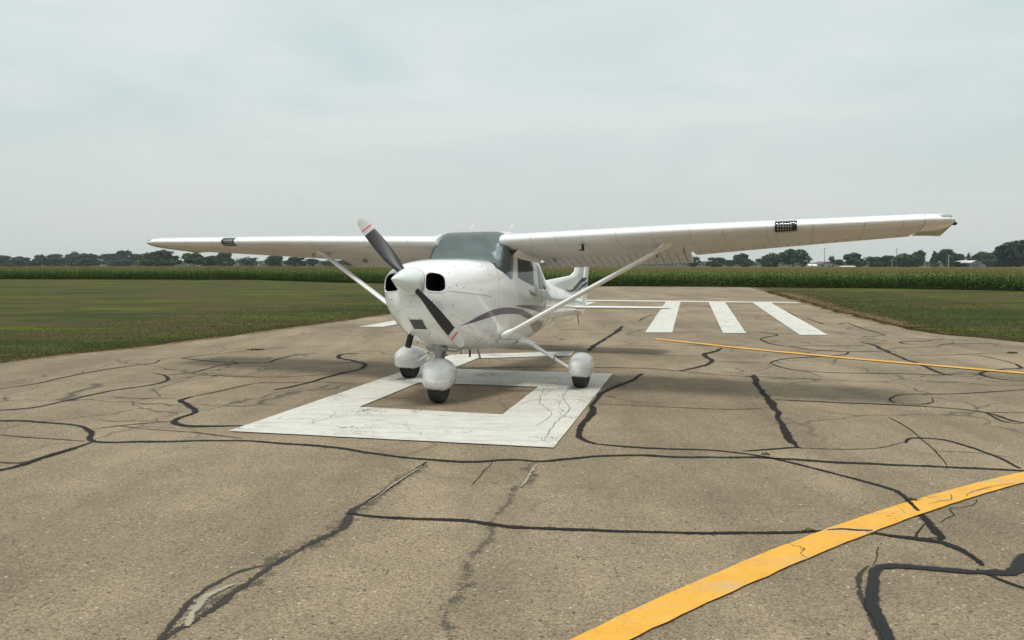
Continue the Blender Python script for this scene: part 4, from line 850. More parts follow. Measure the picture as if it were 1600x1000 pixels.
def fairing(name, cx, cy, zb, zt, wd, xf, xa, parent):
    """teardrop wheel spat, flat open bottom"""
    rings = []; K = 22
    for i in range(K+1):
        t = i/K; x = xf+(xa-xf)*t
        f = (math.sin(math.pi*min(t/.72, 1)*.5)**.62 if t < .36*2 else 1)
        f = min(1, (max(t, 0)/.34))**.42 if t < .34 else (1-((t-.34)/.66)**1.9)**.9 if t < 1 else 0
        f = max(f, .03); w_ = wd/2*f; zc = zb+(zt-zb)*.50; top = zc+(zt-zc)*f**1.05; bot = zc-(zc-zb)*f**.55 if t < .34 else zb+(zc-zb)*.9*((t-.34)/.66)**1.8
        rg = []
        for k in range(20):
            a = 2*math.pi*k/20; ca, sa = math.cos(a), math.sin(a); e = 2/2.5
            yy = cy+w_*math.copysign(abs(ca)**e, ca); zz = zc+(top-zc)*abs(sa)**e if sa > 0 else zc-(zc-bot)*abs(sa)**(2/4.5)
            if sa <= 0: yy = cy+w_*math.copysign(abs(ca)**(2/5.0), ca)*(1-.16*abs(sa)**2)
            rg.append((x, yy, zz))
        rings.append(rg)
    m = rings_mesh(rings); q = AB(); q.v, q.f, q.m = m.v, m.f, m.m
    # moulded half-joint, screws round the rim
    bv = BVHTree.FromPolygons([Vector(p) for p in m.v], m.f); zj = zb+(zt-zb)*.40; jl = []
    for sd_ in (1, -1):
        pts = []
        for x in np.linspace(xf+.03, xa-.12, 16):
            h = bv.ray_cast(Vector((x, cy+sd_, zj)), Vector((0, -sd_, 0)), 2)[0]
            if h is not None: pts.append(h)
        q.tube(pts, .0016, 4, 1); jl.append(pts)
        for p in pts[1:-1:3]: q.tube([p+Vector((0, -sd_*.002, -.045)), p+Vector((0, sd_*.002, -.045))], .005, 6, 1)
    return q.build(name, [m_body, m_seam], parent, 40)
for s in (1, -1):
    cx = 1.52; cy = s*1.27; gz = ground_z(cx)-ROL*cy
    root = Vector((1.43, s*.46, .60)); mid = Vector((1.45, s*.56, .575)); end = Vector((1.50, s*1.165, gz+.235))
    mb = AB(); mb.tube([root, mid, mid*.5+end*.5, end, end+Vector((0, s*.04, -.005))], [.038, .030, .022, .019, .019], 14, asp=(Vector((1, 0, 0)), 1.5))
    leg = mb.build('main_gear_leg', m_body, plane)
    mb = AB(); mb.tube([Vector((1.42, s*.44, .60)), Vector((1.43, s*.53, .59)), Vector((1.45, s*.64, .545))], [.062, .050, .030], 16, asp=(Vector((1, 0, 0)), 1.5)); mb.build('leg_fairing', m_body, leg)
    mb = AB(); m0 = mid*.42+end*.58; mb.tube([m0+Vector((-.05, s*.012, .018)), m0+Vector((-.06, s*.02, -.012))], .014, 8); mb.tube([m0+Vector((.0, 0, .024)), m0+Vector((.0, s*.03, .045))], .012, 8); mb.build('brake_line_clip', m_grey, leg)
    fa = fairing('wheel_fairing', cx, cy, gz+.135, gz+.475, .285, cx-.40, cx+.62, leg)
    wheel('tyre', cx, cy, gz+.202, .205, .17, leg)
    mb = AB(); x = cx-.28
    mb.tube([(x-.01, cy+s*.02+.06, gz+.165), (x-.015, cy+s*.02+.055, gz+.23), (x-.01, cy+s*.02+.09, gz+.235)], .0022, 4); mb.build('access_seam', m_seam, leg)
nx, = (-.14,); gz = ground_z(nx)
ng = empty('nose_gear'); ng.parent = plane
wheel('tyre', nx, 0, gz+.178, .18, .165, ng)
nf = fairing('wheel_fairing', nx, 0, gz+.14, gz+.535, .30, nx-.34, nx+.50, ng)
mb = AB(); mb.tube([(nx-.01, 0, gz+.46), (nx-.03, 0, .44), (nx-.04, 0, .52)], [.036, .036, .036], 16); mb.build('oleo_strut', m_grey, ng)
mb = AB(); mb.tube([(nx-.035, 0, .475), (nx-.04, 0, .50), (nx-.04, 0, .64)], [.055, .062, .062], 18); mb.build('strut_cylinder', m_grey, ng)
mb = AB(); mb.box((nx+.065, .02, .43), (.016, .05, .13), rot=Matrix.Rotation(.5, 3, 'Y')); mb.box((nx+.07, .02, .50), (.016, .045, .10), rot=Matrix.Rotation(-.6, 3, 'Y')); mb.tube([(nx+.09, -.03, .44), (nx+.09, .07, .44)], .009, 8); mb.build('torque_link', m_grey, ng)
mb = AB(); mb.box((nx-.02, .0, .525), (.10, .20, .03)); mb.tube([(nx, .06, .50), (nx+.1, .17, .49), (nx+.16, .25, .53)], .012, 8); mb.tube([(nx, -.06, .50), (nx+.1, -.17, .49), (nx+.16, -.25, .53)], .012, 8); mb.build('steering_arm', m_grey, ng)
mb = AB(); mb.box((.28, .21, .455), (.022, .016, .085)); mb.build('belly_antenna', m_panel, body); mb = AB(); mb.tube([(.32, .30, .50), (.34, .32, .40)], .014, 8); mb.build('drain_pipe', m_grey, body)
mb = AB(); mb.tube([(.27, .10, .50), (.26, .10, .44)], .008, 8); mb.build('belly_drain', m_grey, body)
mb = AB()
for yy in (.06,): mb.tube([(nx-.315, yy, gz+.19), (nx-.335, yy-.008, gz+.24), (nx-.335, yy+.02, gz+.265)], .0022, 4); mb.tube([(nx-.33, yy+.035, gz+.20), (nx-.337, yy+.035, gz+.25)], .0022, 4); mb.tube([(nx-.335, yy+.06, gz+.25), (nx-.32, yy+.062, gz+.25)], .006, 6)
mb.build('access_seam', m_seam, ng)

# cabin inside ------------------------------------------------
mb = AB(); mb.box((.60, 0, 1.33), (.03, 1.0, .42)); mb.tube([(.42, y, 1.545) for y in (-.47, .47)], .02, 8); mb.add([(.40, -.47, 1.50), (.40, .47, 1.50), (.66, .49, 1.56), (.66, -.49, 1.56)], [(0, 1, 2, 3)]); mb.build('instrument_panel', m_panel, plane)
mb = AB(); mb.box((1.2, 0, .70), (1.5, .70, .02)); mb.build('cabin_floor', m_trim_in, plane)
def soften(o, r=.03):
    bm = bmesh.new(); bm.from_mesh(o.data); bmesh.ops.bevel(bm, geom=list(bm.edges), offset=r, segments=3, profile=.6, affect='EDGES'); bm.to_mesh(o.data); bm.free(); shade(o.data, 60); return o
for y in (.25, -.25):
    mb = AB(); mb.box((1.33, y, .93), (.46, .42, .12)); mb.box((1.36, y, .78), (.40, .36, .20)); st = soften(mb.build('seat', m_seat, plane))
    mb = AB(); mb.box((1.60, y, 1.24), (.09, .42, .56), rot=Matrix.Rotation(.15, 3, 'Y')); soften(mb.build('backrest', m_seat, st))
    mb = AB(); mb.box((1.66, y, 1.60), (.07, .22, .15), rot=Matrix.Rotation(.15, 3, 'Y')); soften(mb.build('headrest', m_seat, st), .025)
    mb = AB(); mb.tube([(.62, y, 1.32), (.78, y, 1.32)], .012, 8); mb.tube([(.79, y-.13, 1.40), (.79, y-.14, 1.33), (.78, y-.07, 1.30), (.78, y+.07, 1.30), (.79, y+.14, 1.33), (.79, y+.13, 1.40)], .013, 8); mb.build('control_yoke', m_panel, plane)
mb = AB(); mb.box((2.15, 0, 1.02), (.3, .7, .4)); soften(mb.build('rear_bench_seat', m_seat, plane), .05)
# ------------------------------------------------------------------ the pilot (seen dimly behind the windshield)
m_skin = mat('skin', (.42, .25, .18), .55); m_shirt = mat('navy_shirt', (.035, .045, .075), .85); m_hair = mat('brown_hair', (.03, .02, .014), .8); m_trou = mat('dark_trousers', (.03, .03, .035), .9)
def skin_mesh(verts, edges, name, root=0, lv=2):
    me = bpy.data.meshes.new(name); me.from_pydata([v[:3] for v in verts], edges, []); me.update()
    o = bpy.data.objects.new(name, me); col.objects.link(o); m = o.modifiers.new('s', 'SKIN'); m.use_smooth_shade = True
    for i, v in enumerate(verts): me.skin_vertices[0].data[i].radius = (v[3], v[4] if len(v) > 4 else v[3]); me.skin_vertices[0].data[i].use_root = (i == root)
    s_ = o.modifiers.new('d', 'SUBSURF'); s_.levels = lv; s_.render_levels = lv
    bpy.context.view_layer.update(); dg = bpy.context.evaluated_depsgraph_get(); r = bpy.data.meshes.new_from_object(o.evaluated_get(dg)); kill(o); return r
def pl(x, y, z): return (1.47-x, y, z)
PY = .235
V_ = []; E_ = []
def cv(x, y, z, r, r2=None): V_.append((*pl(x, y, z), r, r2 or r)); return len(V_)-1
def ch(*ids): E_.extend((a, b) for a, b in zip(ids, ids[1:]))
pel = cv(1.43, PY, 1.05, .12, .15); ab_ = cv(1.42, PY, 1.20, .11, .14); chs = cv(1.42, PY, 1.40, .11, .16); nk0 = cv(1.41, PY, 1.53, .065, .08); nk = cv(1.405, PY, 1.585, .043); hd0 = cv(1.378, PY, 1.668, .078, .066); hd1 = cv(1.38, PY, 1.745, .088, .074); hd2 = cv(1.39, PY, 1.80, .060, .052)
ch(pel, ab_, chs, nk0, nk, hd0, hd1, hd2)
for s in (1, -1):
    sh = cv(1.42, PY+s*.17, 1.48, .058); el = cv(1.30, PY+s*.225, 1.24, .044); wr = cv(1.00, PY+s*.16, 1.30, .028); hn = cv(.90, PY+s*.145, 1.335, .034, .018)
    ch(chs, sh, el, wr, hn)
    for k in range(4):
        f1 = cv(.845, PY+s*(.137+.0), 1.315+.021*k, .0095); f2 = cv(.812-.0015*k, PY+s*.118, 1.318+.021*k, .0085); f3 = cv(.800, PY+s*.098, 1.320+.02*k, .0078); f4 = cv(.815, PY+s*.082, 1.322+.019*k, .007)
        ch(hn, f1, f2, f3, f4)
    t1 = cv(.868, PY+s*.112, 1.385, .011); t2 = cv(.84, PY+s*.10, 1.402, .010); ch(hn, t1, t2)
    hp = cv(1.38, PY+s*.09, 1.03, .085); kn = cv(.98, PY+s*.10, 1.12, .06); an = cv(.80, PY+s*.09, .80, .042); to = cv(.68, PY+s*.09, .77, .035)
    ch(pel, hp, kn, an, to)
me = skin_mesh(V_, E_, 'person', 0, 2)
# clothes by region of the body's own surface
me.materials.clear()
for m in (m_skin, m_shirt, m_trou): me.materials.append(m)
for p in me.polygons:
    x = 1.47-p.center.x; z = p.center.z; y = abs(p.center.y-PY)
    p.material_index = 0
    if z < 1.55 and (x > 1.04 or z < 1.2): p.material_index = 1
    if z < 1.19 and (x < 1.30 or z < 1.09): p.material_index = 2
for v in me.vertices:      # shape the head: brow, nose, chin
    x = 1.47-v.co.x; y = v.co.y-PY; z = v.co.z
    if z > 1.60 and x < 1.36:
        nose = math.exp(-((y/.012)**2+((z-1.695)/.020)**2)); chin = math.exp(-((y/.03)**2+((z-1.635)/.018)**2)); eye = math.exp(-(((abs(y)-.030)/.014)**2+((z-1.725)/.012)**2)); mouth = math.exp(-((y/.024)**2+((z-1.662)/.006)**2))
        v.co.x += .022*nose+.010*chin-.008*eye-.004*mouth
person = bpy.data.objects.new('person', me); col.objects.link(person); shade(me, 80)
person.matrix_world = plane.matrix_world.copy()
tag(person, 'pilot in a dark shirt and headset seated behind the windshield', 'person')
def part_ell(name, c, r, m, cut=None, n=20):
    mb = AB(); rg = []
    for i in range(n+1):
        t = math.pi*i/n; rg.append([(c[0]+r[0]*math.sin(t)*math.cos(a), c[1]+r[1]*math.sin(t)*math.sin(a), c[2]+r[2]*math.cos(t)) for a in np.linspace(0, 2*math.pi, n, endpoint=False)])
    q = rings_mesh(rg, cap0=False, cap1=False); mb.v, mb.f, mb.m = q.v, q.f, q.m; me = mb.mesh(name)
    if cut:
        bm = bmesh.new(); bm.from_mesh(me); bmesh.ops.delete(bm, geom=[f for f in bm.faces if cut(1.47-f.calc_center_median().x, f.calc_center_median().y, f.calc_center_median().z)], context='FACES'); bm.to_mesh(me); bm.free()
    return link(name, me, m, person, 60)
part_ell('hair', (1.40, PY, 1.755), (.103, .086, .108), m_hair, lambda x, y, z: (x < 1.345 and z < 1.80) or z < 1.68)
for s in (1, -1):
    part_ell('eye', (1.318, PY+s*.030, 1.727), (.009, .011, .007), m_panel, n=8)
    part_ell('ear', (1.40, PY+s*.082, 1.71), (.020, .008, .030), m_skin, n=10)
    part_ell('headset_cup', (1.40, PY+s*.098, 1.715), (.038, .022, .045), m_panel, n=14)
mb = AB(); mb.tube([(1.40, PY+.105*math.cos(a), 1.74+.135*math.sin(a)) for a in np.linspace(0, math.pi, 17)], .009, 6); mb.build('headset_band', m_panel, person)

# ------------------------------------------------------------------ corn
m_corn.use_nodes = True
def corn_template(nleaf, full=True):
    V = []; F = []; T = []
    h = random.uniform(.98, 1.12)
    def quad(pts, t):
        k = len(V); V.extend(pts); F.append((k, k+1, k+2, k+3)); T.append(t)
    if full:
        for a in (0, 1.57):
            dx, dy = .011*math.cos(a), .011*math.sin(a); quad([(-dx, -dy, 0), (dx, dy, 0), (dx*.5, dy*.5, h), (-dx*.5, -dy*.5, h)], .30)
    for i in range(nleaf):
        z0 = h*(.10+.80*i/nleaf) if full else h*(.62+.3*i/nleaf); a = i*math.pi+random.uniform(-.9, .9); L = random.uniform(.28, .46)*(1 if z0 < h*.75 else .75); wd = random.uniform(.026, .042)
        ca, sa = math.cos(a), math.sin(a); up_ = random.uniform(.20, .34); p = []
        for j in range(4):
            t = j/3; r = L*t*(1-.12*t); z = z0+up_*math.sin(min(t*1.9, 2.7))*.62-.10*t*t; ww = wd*(math.sin(math.pi*min(.18+t*.80, .98))); p.append((r*ca, r*sa, z, ww))
        sh = min(.72, max(0, random.gauss(.42, .17)))
        for j in range(3):
            x0, y0, zz, w0 = p[j]; x1, y1, z1, w1 = p[j+1]; quad([(x0-sa*w0, y0+ca*w0, zz), (x0+sa*w0, y0-ca*w0, zz), (x1+sa*w1, y1-ca*w1, z1), (x1-sa*w1, y1+ca*w1, z1)], sh+random.uniform(-.05, .05))
    for k in range(5 if full else 4):        # tassel
        a = random.uniform(0, 6.28); l = random.uniform(.07, .15); sp_ = random.uniform(.01, .055); dx, dy = .007*math.cos(a+1.5), .007*math.sin(a+1.5)
        quad([(-dx, -dy, h-.02), (dx, dy, h-.02), (dx+sp_*math.cos(a), dy+sp_*math.sin(a), h+l), (-dx+sp_*math.cos(a), -dy+sp_*math.sin(a), h+l)], random.uniform(.78, 1.0))
    return np.array(V), np.array(F), np.array(T)
FRONT = np.array([(-110, 98), (-80, 93.2), (-59, 90.2), (-28, 85.5), (-15, 72), (-5, 64.6), (6.4, 60.2), (17.5, 57.6), (20.8, 56.4), (26.7, 54.2), (31.7, 49.5), (36, 44.5), (44, 38)])
seg = np.hypot(*np.diff(FRONT, axis=0).T); cum = np.r_[0, np.cumsum(seg)]
def at_front(s_): return np.interp(s_, cum, FRONT[:, 0]), np.interp(s_, cum, FRONT[:, 1])
dirn = np.array([.462, .887])      # away from the camera, square to the field edge
tf = [corn_template(9) for _ in range(7)]; tb = [corn_template(3, False) for _ in range(5)]
AV, AF, AT = [], [], []; off = 0
def plant(tpl, X, Y, S, tj):
    global off
    V, F, T = tpl; n = len(X)
    if not n: return
    a = rng.uniform(0, 2*np.pi, n); c, s = np.cos(a), np.sin(a)
    W = np.empty((n, len(V), 3)); lean = rng.normal(0, .035, (n, 2))
    W[:, :, 0] = X[:, None]+(V[None, :, 0]*c[:, None]-V[None, :, 1]*s[:, None])*1.0+lean[:, :1]*V[None, :, 2]
    W[:, :, 1] = Y[:, None]+(V[None, :, 0]*s[:, None]+V[None, :, 1]*c[:, None])+lean[:, 1:]*V[None, :, 2]
    W[:, :, 2] = V[None, :, 2]*S[:, None]
    AV.append(W.reshape(-1, 3)); AF.append((F[None]+(np.arange(n)*len(V))[:, None, None]+off).reshape(-1, 4)); off += n*len(V)
    AT.append(np.clip(T[None]+tj[:, None], 0, 1).ravel())
for row in range(7):
    s_ = np.arange(0, cum[-1], .115)+rng.uniform(-.05, .05, len(np.arange(0, cum[-1], .115))); x, y = at_front(s_)
    x = x+dirn[0]*row*.42+rng.normal(0, .05, len(x)); y = y+dirn[1]*row*.42+rng.normal(0, .05, len(x))
    vis = (np.abs(x) < y*.80+6); x, y = x[vis], y[vis]; k = rng.integers(0, len(tf), len(x)); loc = np.array([mnoise.noise(Vector((float(a)*.35, float(b)*.35, 0))) for a, b in zip(x, y)])
    S = (1+.10*(x < -12))*(1+loc*.20+rng.normal(0, .085, len(x)) - .06*(row == 0))
    for i, t in enumerate(tf): plant(t, x[k == i], y[k == i], S[k == i], (loc*.2+rng.normal(0, .07, len(loc)))[k == i])
for row in range(120):
    d = 3.0+.45*row*(1+row/90); stp = .20*(1+row/45); s_ = np.arange(0, cum[-1], stp); x, y = at_front(s_); x = x+dirn[0]*d+rng.normal(0, .08, len(x)); y = y+dirn[1]*d+rng.normal(0, .10, len(x))
    vis = (np.abs(x) < y*.80+6) & (y < 260); x, y = x[vis], y[vis]; k = rng.integers(0, len(tb), len(x)); loc = np.array([mnoise.noise(Vector((float(a)*.2, float(b)*.2, 4))) for a, b in zip(x, y)])
    S = (1+.10*(x < -12))*(1+loc*.14+rng.normal(0, .055, len(x)))
    for i, t in enumerate(tb): plant(t, x[k == i], y[k == i], S[k == i], (loc*.1+.04)[k == i])
corn = link('corn_field', np_mesh('corn_field', np.concatenate(AV), np.concatenate(AF), np.concatenate(AT)), m_corn, None, 0)
tag(corn, 'tall green tasselled corn crop along the far side of the grass', 'corn', kind='stuff')
m_canopy = mat('corn_canopy', rough=.9, spec=.1); nt_, nn_, lk, p_ = G(m_canopy); P_ = pos(nt_)
lk.new(ramp(nt_, noise(nt_, 1, 5, .8, mapv(nt_, P_, (1.4, .5, 1))), [(.3, (.045, .075, .018)), (.5, (.085, .105, .03)), (.72, (.15, .13, .05))]), p_.inputs['Base Color'])
# the closed canopy of leaves deep inside the field
cp = [(FRONT[i][0]+dirn[0]*7, FRONT[i][1]+dirn[1]*7) for i in range(len(FRONT))]
me = bpy.data.meshes.new('corn_canopy'); n = len(cp); me.from_pydata([(x, y, .80) for x, y in cp]+[(x*(260/max(y, 60)), 300, .80) for x, y in cp], [], [(i, i+1, n+i+1, n+i) for i in range(n-1)]); me.update()
o = link('corn_canopy', me, m_canopy, None, 0); tag(o, 'closed leaf canopy deep inside the corn crop', 'corn', kind='stuff')

# ------------------------------------------------------------------ trees
def crown_mesh(seed, w_, h_, n=2600, lean=0, shape='round', leafs=.055):
    r_ = np.random.default_rng(seed); k = 26; C = []
    for i in range(k):
        if shape == 'cone': z = r_.uniform(.08, .95); rad = (1-z)*.42+.04; a = r_.uniform(0, 6.28); C.append((rad*.6*math.cos(a)*r_.random()**.4, rad*.6*math.sin(a), z, rad*.42+.03))
        else:
            z = .14+.76*r_.random()**.8; prof = math.sin(math.pi*min(max((z-.02)/1.02, 0), 1))**.7; a = r_.uniform(0, 6.28); q = r_.random()**.5*prof*.34; C.append((q*math.cos(a), q*math.sin(a), z-.06, r_.uniform(.10, .19)))
    C = np.array(C); idx = r_.integers(0, k, n); d = r_.normal(size=(n, 3)); d /= np.linalg.norm(d, axis=1)[:, None]; rr = r_.random(n)**.35
    P = C[idx, :3]+d*(C[idx, 3]*rr)[:, None]; P[:, 2] = np.clip(P[:, 2], .03, 1.0)
    s = leafs*r_.uniform(.5, 1.3, n); u = r_.normal(size=(n, 3)); u /= np.linalg.norm(u, axis=1)[:, None]; v = np.cross(u, r_.normal(size=(n, 3))); v /= np.linalg.norm(v, axis=1)[:, None]
    Q = np.stack([P-u*s[:, None], P+v*s[:, None]*.7, P+u*s[:, None], P-v*s[:, None]*.7], 1).reshape(-1, 3)*np.array([w_, w_, h_])
    cl = r_.uniform(-.22, .22, k)[idx]; t = np.clip(.45+cl+r_.normal(0, .16, n), 0, 1)
    return np_mesh('crown', Q, np.arange(n*4).reshape(-1, 4), t)
def trunk_mesh(seed, w_, h_):
    rr = random.Random(seed); mb = MB(); mb.tube([(0, 0, 0), (.02*h_*.3, 0, .2*h_), (0, .01*h_, .5*h_)], [.030*h_, .022*h_, .010*h_], 8)
    for i in range(5):
        a = rr.uniform(0, 6.28); z = rr.uniform(.15, .4)*h_; mb.tube([(0, 0, z), (.12*w_*math.cos(a), .12*w_*math.sin(a), z+.14*h_), (.26*w_*math.cos(a), .26*w_*math.sin(a), z+.30*h_)], [.012*h_, .008*h_, .003*h_], 6)
    return mb.mesh('trunk')
KINDS = []
for i in range(7): KINDS.append((crown_mesh(100+i, 1, 1, 3000), trunk_mesh(i, 1, 1)))
KINDS.append((crown_mesh(120, .62, 1, 1500, shape='cone'), trunk_mesh(20, .5, 1)))          # 7 conifer
KINDS.append((crown_mesh(131, 1, 1, 700, leafs=.05), trunk_mesh(21, 1, 1)))                  # 8 sparse, airy
KINDS.append((crown_mesh(140, 1, 1, 9000, leafs=.035), trunk_mesh(22, 1, 1)))                # 9 large, nearest
for c, t in KINDS:
    shade(t, 60)
def px2x(px, d): return (px-800)/1222*d
def tree(px, d, top, wpx, kind, m, label, group=None, base=0):
    H_ = CAM_H+(414-top)/1222*d; W_ = wpx/1222*d*1.42; c, t = KINDS[kind]; key = (kind, m.name)
    e_ = empty('tree', (px2x(px, d), d, base)); tag(e_, label, 'tree', group)
    cm = CM.get(key)
    if cm is None: cm = c.copy(); cm.materials.append(m); CM[key] = cm
    if not t.materials: t.materials.append(m_bark)
    for nm, me in (('crown', cm), ('trunk', t)):
        o = bpy.data.objects.new(nm, me); col.objects.link(o); o.parent = e_; o.scale = (W_, W_*.8, H_)
    e_.rotation_euler.z = 0 if wpx > 50 else random.uniform(0, 6.28)
CM = {}
# the wood at the far left: one ragged line; crowns overlap
LW = 'dark green tree in the dense wood behind the corn at far left'
for px, top, wd, k, d in [(-20, 398, 40, 0, 620), (8, 399, 30, 1, 640), (35, 400, 30, 2, 700), (60, 398, 34, 3, 720), (88, 396, 30, 4, 700), (115, 393, 30, 5, 720), (140, 396, 34, 6, 700), (172, 396, 34, 0, 760), (196, 391, 28, 1, 740), (215, 396, 26, 2, 760), (130, 404, 40, 3, 560), (20, 405, 46, 6, 640), (80, 403, 50, 1, 650), (185, 403, 50, 5, 690)]:
    tree(px, d, top, wd, k, m_tree2, LW, 'trees of the dense left wood')
for a in [(246, 520, 391, 60, 3, m_tree, 'broad dark tree whose crown rises just under the far left wing tip'), (304, 520, 394, 34, 4, m_tree, 'round-topped tree left of the wing landing light, under the left-hand wing'), (330, 560, 399, 34, 2, m_tree2, 'low tree between the round-topped tree and the narrow tall one under the wing'),
          (353, 540, 393, 26, 6, m_tree, 'narrow tall tree directly under the left-hand landing light'), (388, 560, 400, 34, 8, m_tree2, 'airy open-crowned tree under the middle of the left-hand wing'), (429, 520, 396, 30, 5, m_tree, 'squarish dark tree right of the airy open-crowned tree under the left-hand wing'), (464, 560, 401, 32, 1, m_tree, 'low rounded tree just left of the left-hand wing strut'),
          (488, 620, 404, 26, 0, m_tree2, 'small pale tree seen at the upper end of the left-hand wing strut'), (520, 700, 407, 30, 2, m_tree2, 'distant low tree just right of the upper end of the left-hand wing strut'), (543, 660, 405, 20, 4, m_tree2, 'small round distant tree left of the propeller, above the corn'), (566, 680, 406, 26, 6, m_tree2, 'distant tree at the flap edge left of the propeller')]:
    tree(*a)
for a in [(1084, 520, 401, 22, 6, m_tree, 'dark tree at the outer end of the right-hand flap'), (1118, 560, 402, 36, 1, m_tree, 'medium round tree right of the flap end'), (1138, 700, 406, 40, 0, m_tree2, 'pale distant tree behind the gap right of the flap end'), (1160, 540, 396, 34, 3, m_tree, 'dark oval tree left of the pair below the right-hand landing light'), (1200, 520, 395, 38, 5, m_tree, 'wide rounded tree below and left of the right-hand landing light'),
          (1238, 500, 388, 40, 4, m_tree, 'tallest round tree left of the gabled farmhouse'), (1258, 520, 398, 24, 8, m_tree, 'thin open tree touching the left side of the white shed'), (1298, 520, 398, 12, 8, m_tree, 'spindly tree rising behind the gabled farmhouse roof'), (1306, 540, 405, 26, 2, m_tree2, 'low bushy tree behind the right end of the gabled farmhouse'),
          (1334, 500, 395, 38, 3, m_tree, 'domed tree right of the long low white shed'), (1364, 540, 401, 34, 6, m_tree2, 'lower dark tree right of the domed tree'), (1389, 540, 399, 30, 1, m_tree2, 'mid-height dark tree left of the tall thin utility pole'), (1418, 520, 396, 44, 5, m_tree, 'broad sloping tree right of the tall thin utility pole'), (1434, 500, 390, 22, 2, m_tree, 'taller knobbly tree between two broad trees right of the thin utility pole'),
          (1458, 500, 392, 28, 7, m_tree, 'pointed dark tree left of the pale pole near the barn'), (1474, 500, 389, 28, 0, m_tree, 'high ragged tree behind the pale pole near the barn'), (1491, 480, 395, 28, 4, m_tree, 'dark rounded tree directly left of the barn'), (1489, 450, 408, 24, 1, m_tree, 'small dark bush standing between the rounded tree and the barn'),
          (1511, 560, 395, 18, 7, m_tree2, 'narrow conifer behind the left end of the barn roof'), (1521, 560, 396, 20, 3, m_tree2, 'dark tree behind the peak of the barn roof'), (1534, 540, 393, 22, 6, m_tree, 'taller round tree behind the right slope of the barn roof'), (1546, 520, 394, 26, 2, m_tree, 'light-edged round tree right of the barn'), (1557, 500, 403, 34, 5, m_tree, 'low sloping tree between the barn and the largest tree'),
          (1586, 420, 376, 62, 9, m_tree2, 'largest dark tree at the far right edge'), (1568, 430, 398, 34, 1, m_tree2, 'smaller tree tucked against the left side of the largest tree'), (1612, 440, 396, 46, 4, m_tree2, 'tree behind the right side of the largest tree'),
          (1508, 445, 410, 13, 4, m_tree, 'round dark bush in front of the barn')]:
    tree(*a)
# hazy tree line on the horizon, too far off to tell trees apart
n = 60000; r_ = np.random.default_rng(5); px = r_.uniform(-100, 1700, n); d = 1150+r_.uniform(0, 60, n); tops = np.array([mnoise.noise(Vector((float(p)*.022, 0, 0)))*2.6+mnoise.noise(Vector((float(p)*.09, 3, 0)))*1.4 for p in px])
hmax = np.clip(CAM_H+(4.8+tops)/1222*1150, 2, 14); hmax = hmax + (px < 600)*1.5
P = np.stack([(px-800)/1222*d, d, hmax*r_.random(n)**.8], 1); s = r_.uniform(.5, 1.1, n); u = r_.normal(size=(n, 3)); u /= np.linalg.norm(u, axis=1)[:, None]; v = np.cross(u, r_.normal(size=(n, 3))); v /= np.linalg.norm(v, axis=1)[:, None]
Q = np.stack([P-u*s[:, None], P+v*s[:, None], P+u*s[:, None], P-v*s[:, None]], 1).reshape(-1, 3)
o = link('distant_tree_line', np_mesh('distant_tree_line', Q, np.arange(n*4).reshape(-1, 4), np.clip(r_.normal(.5, .2, n), 0, 1)), m_tree2, None, 0); tag(o, 'thin hazy line of trees along the horizon', 'tree line', kind='stuff')

# ------------------------------------------------------------------ farm buildings and poles
def gable(name, px0, px1, d, eave, ridge, depth, m_wall, m_roof, label, cat, axis='x', base=0):
    """gable end faces the camera when axis == 'x', otherwise the eave side does"""
    x0, x1 = px2x(px0, d), px2x(px1, d); ze = CAM_H+(414-eave)/1222*d; zr = CAM_H+(414-ridge)/1222*d; xc = (x0+x1)/2; W_ = x1-x0
    e_ = empty(name, (xc, d, 0)); tag(e_, label, cat); mb = MB(); o = .35
    if axis == 'x':
        mb.add([(-W_/2, 0, 0), (W_/2, 0, 0), (W_/2, 0, ze), (0, 0, zr), (-W_/2, 0, ze), (-W_/2, depth, 0), (W_/2, depth, 0), (W_/2, depth, ze), (0, depth, zr), (-W_/2, depth, ze)],
               [(0, 1, 2, 3, 4), (5, 9, 8, 7, 6), (0, 4, 9, 5), (1, 6, 7, 2)]); mb.build('wall', m_wall, e_)
        k = (zr-ze)/(W_/2); rb = MB()
        for s in (1, -1):
            a = [(s*(W_/2+o), -o, ze-k*o), (0, -o, zr), (0, depth+o, zr), (s*(W_/2+o), depth+o, ze-k*o)]; rb.add([(p[0], p[1], p[2]+.05) for p in a]+[(p[0], p[1], p[2]+.22) for p in a], [(0, 1, 2, 3), (4, 7, 6, 5), (0, 4, 5, 1), (1, 5, 6, 2), (2, 6, 7, 3), (3, 7, 4, 0)])
        rb.build('roof', m_roof, e_)
    else:
        mb.box((0, depth/2, ze/2), (W_, depth, ze)); mb.add([(-W_/2, 0, ze), (-W_/2, depth, ze), (-W_/2, depth/2, zr), (W_/2, 0, ze), (W_/2, depth, ze), (W_/2, depth/2, zr)], [(0, 1, 2), (3, 5, 4)]); mb.build('wall', m_wall, e_)
        rb = MB(); k = (zr-ze)/(depth/2)
        for s in (1, -1):
            yo = depth/2+s*(depth/2+o); a = [(-W_/2-o, yo, ze-k*o), (W_/2+o, yo, ze-k*o), (W_/2+o, depth/2, zr), (-W_/2-o, depth/2, zr)]; rb.add([(p[0], p[1], p[2]+.05) for p in a]+[(p[0], p[1], p[2]+.22) for p in a], [(0, 1, 2, 3), (4, 7, 6, 5), (0, 4, 5, 1), (1, 5, 6, 2), (2, 6, 7, 3), (3, 7, 4, 0)])
        rb.build('roof', m_roof, e_)
    return e_, W_, ze, zr
e_, W_, ze, zr = gable('farmhouse', 1277, 1308, 455, 414.5, 409.2, 12, m_wallg, m_roofd, 'grey gabled farmhouse with dark roof behind the corn', 'house')
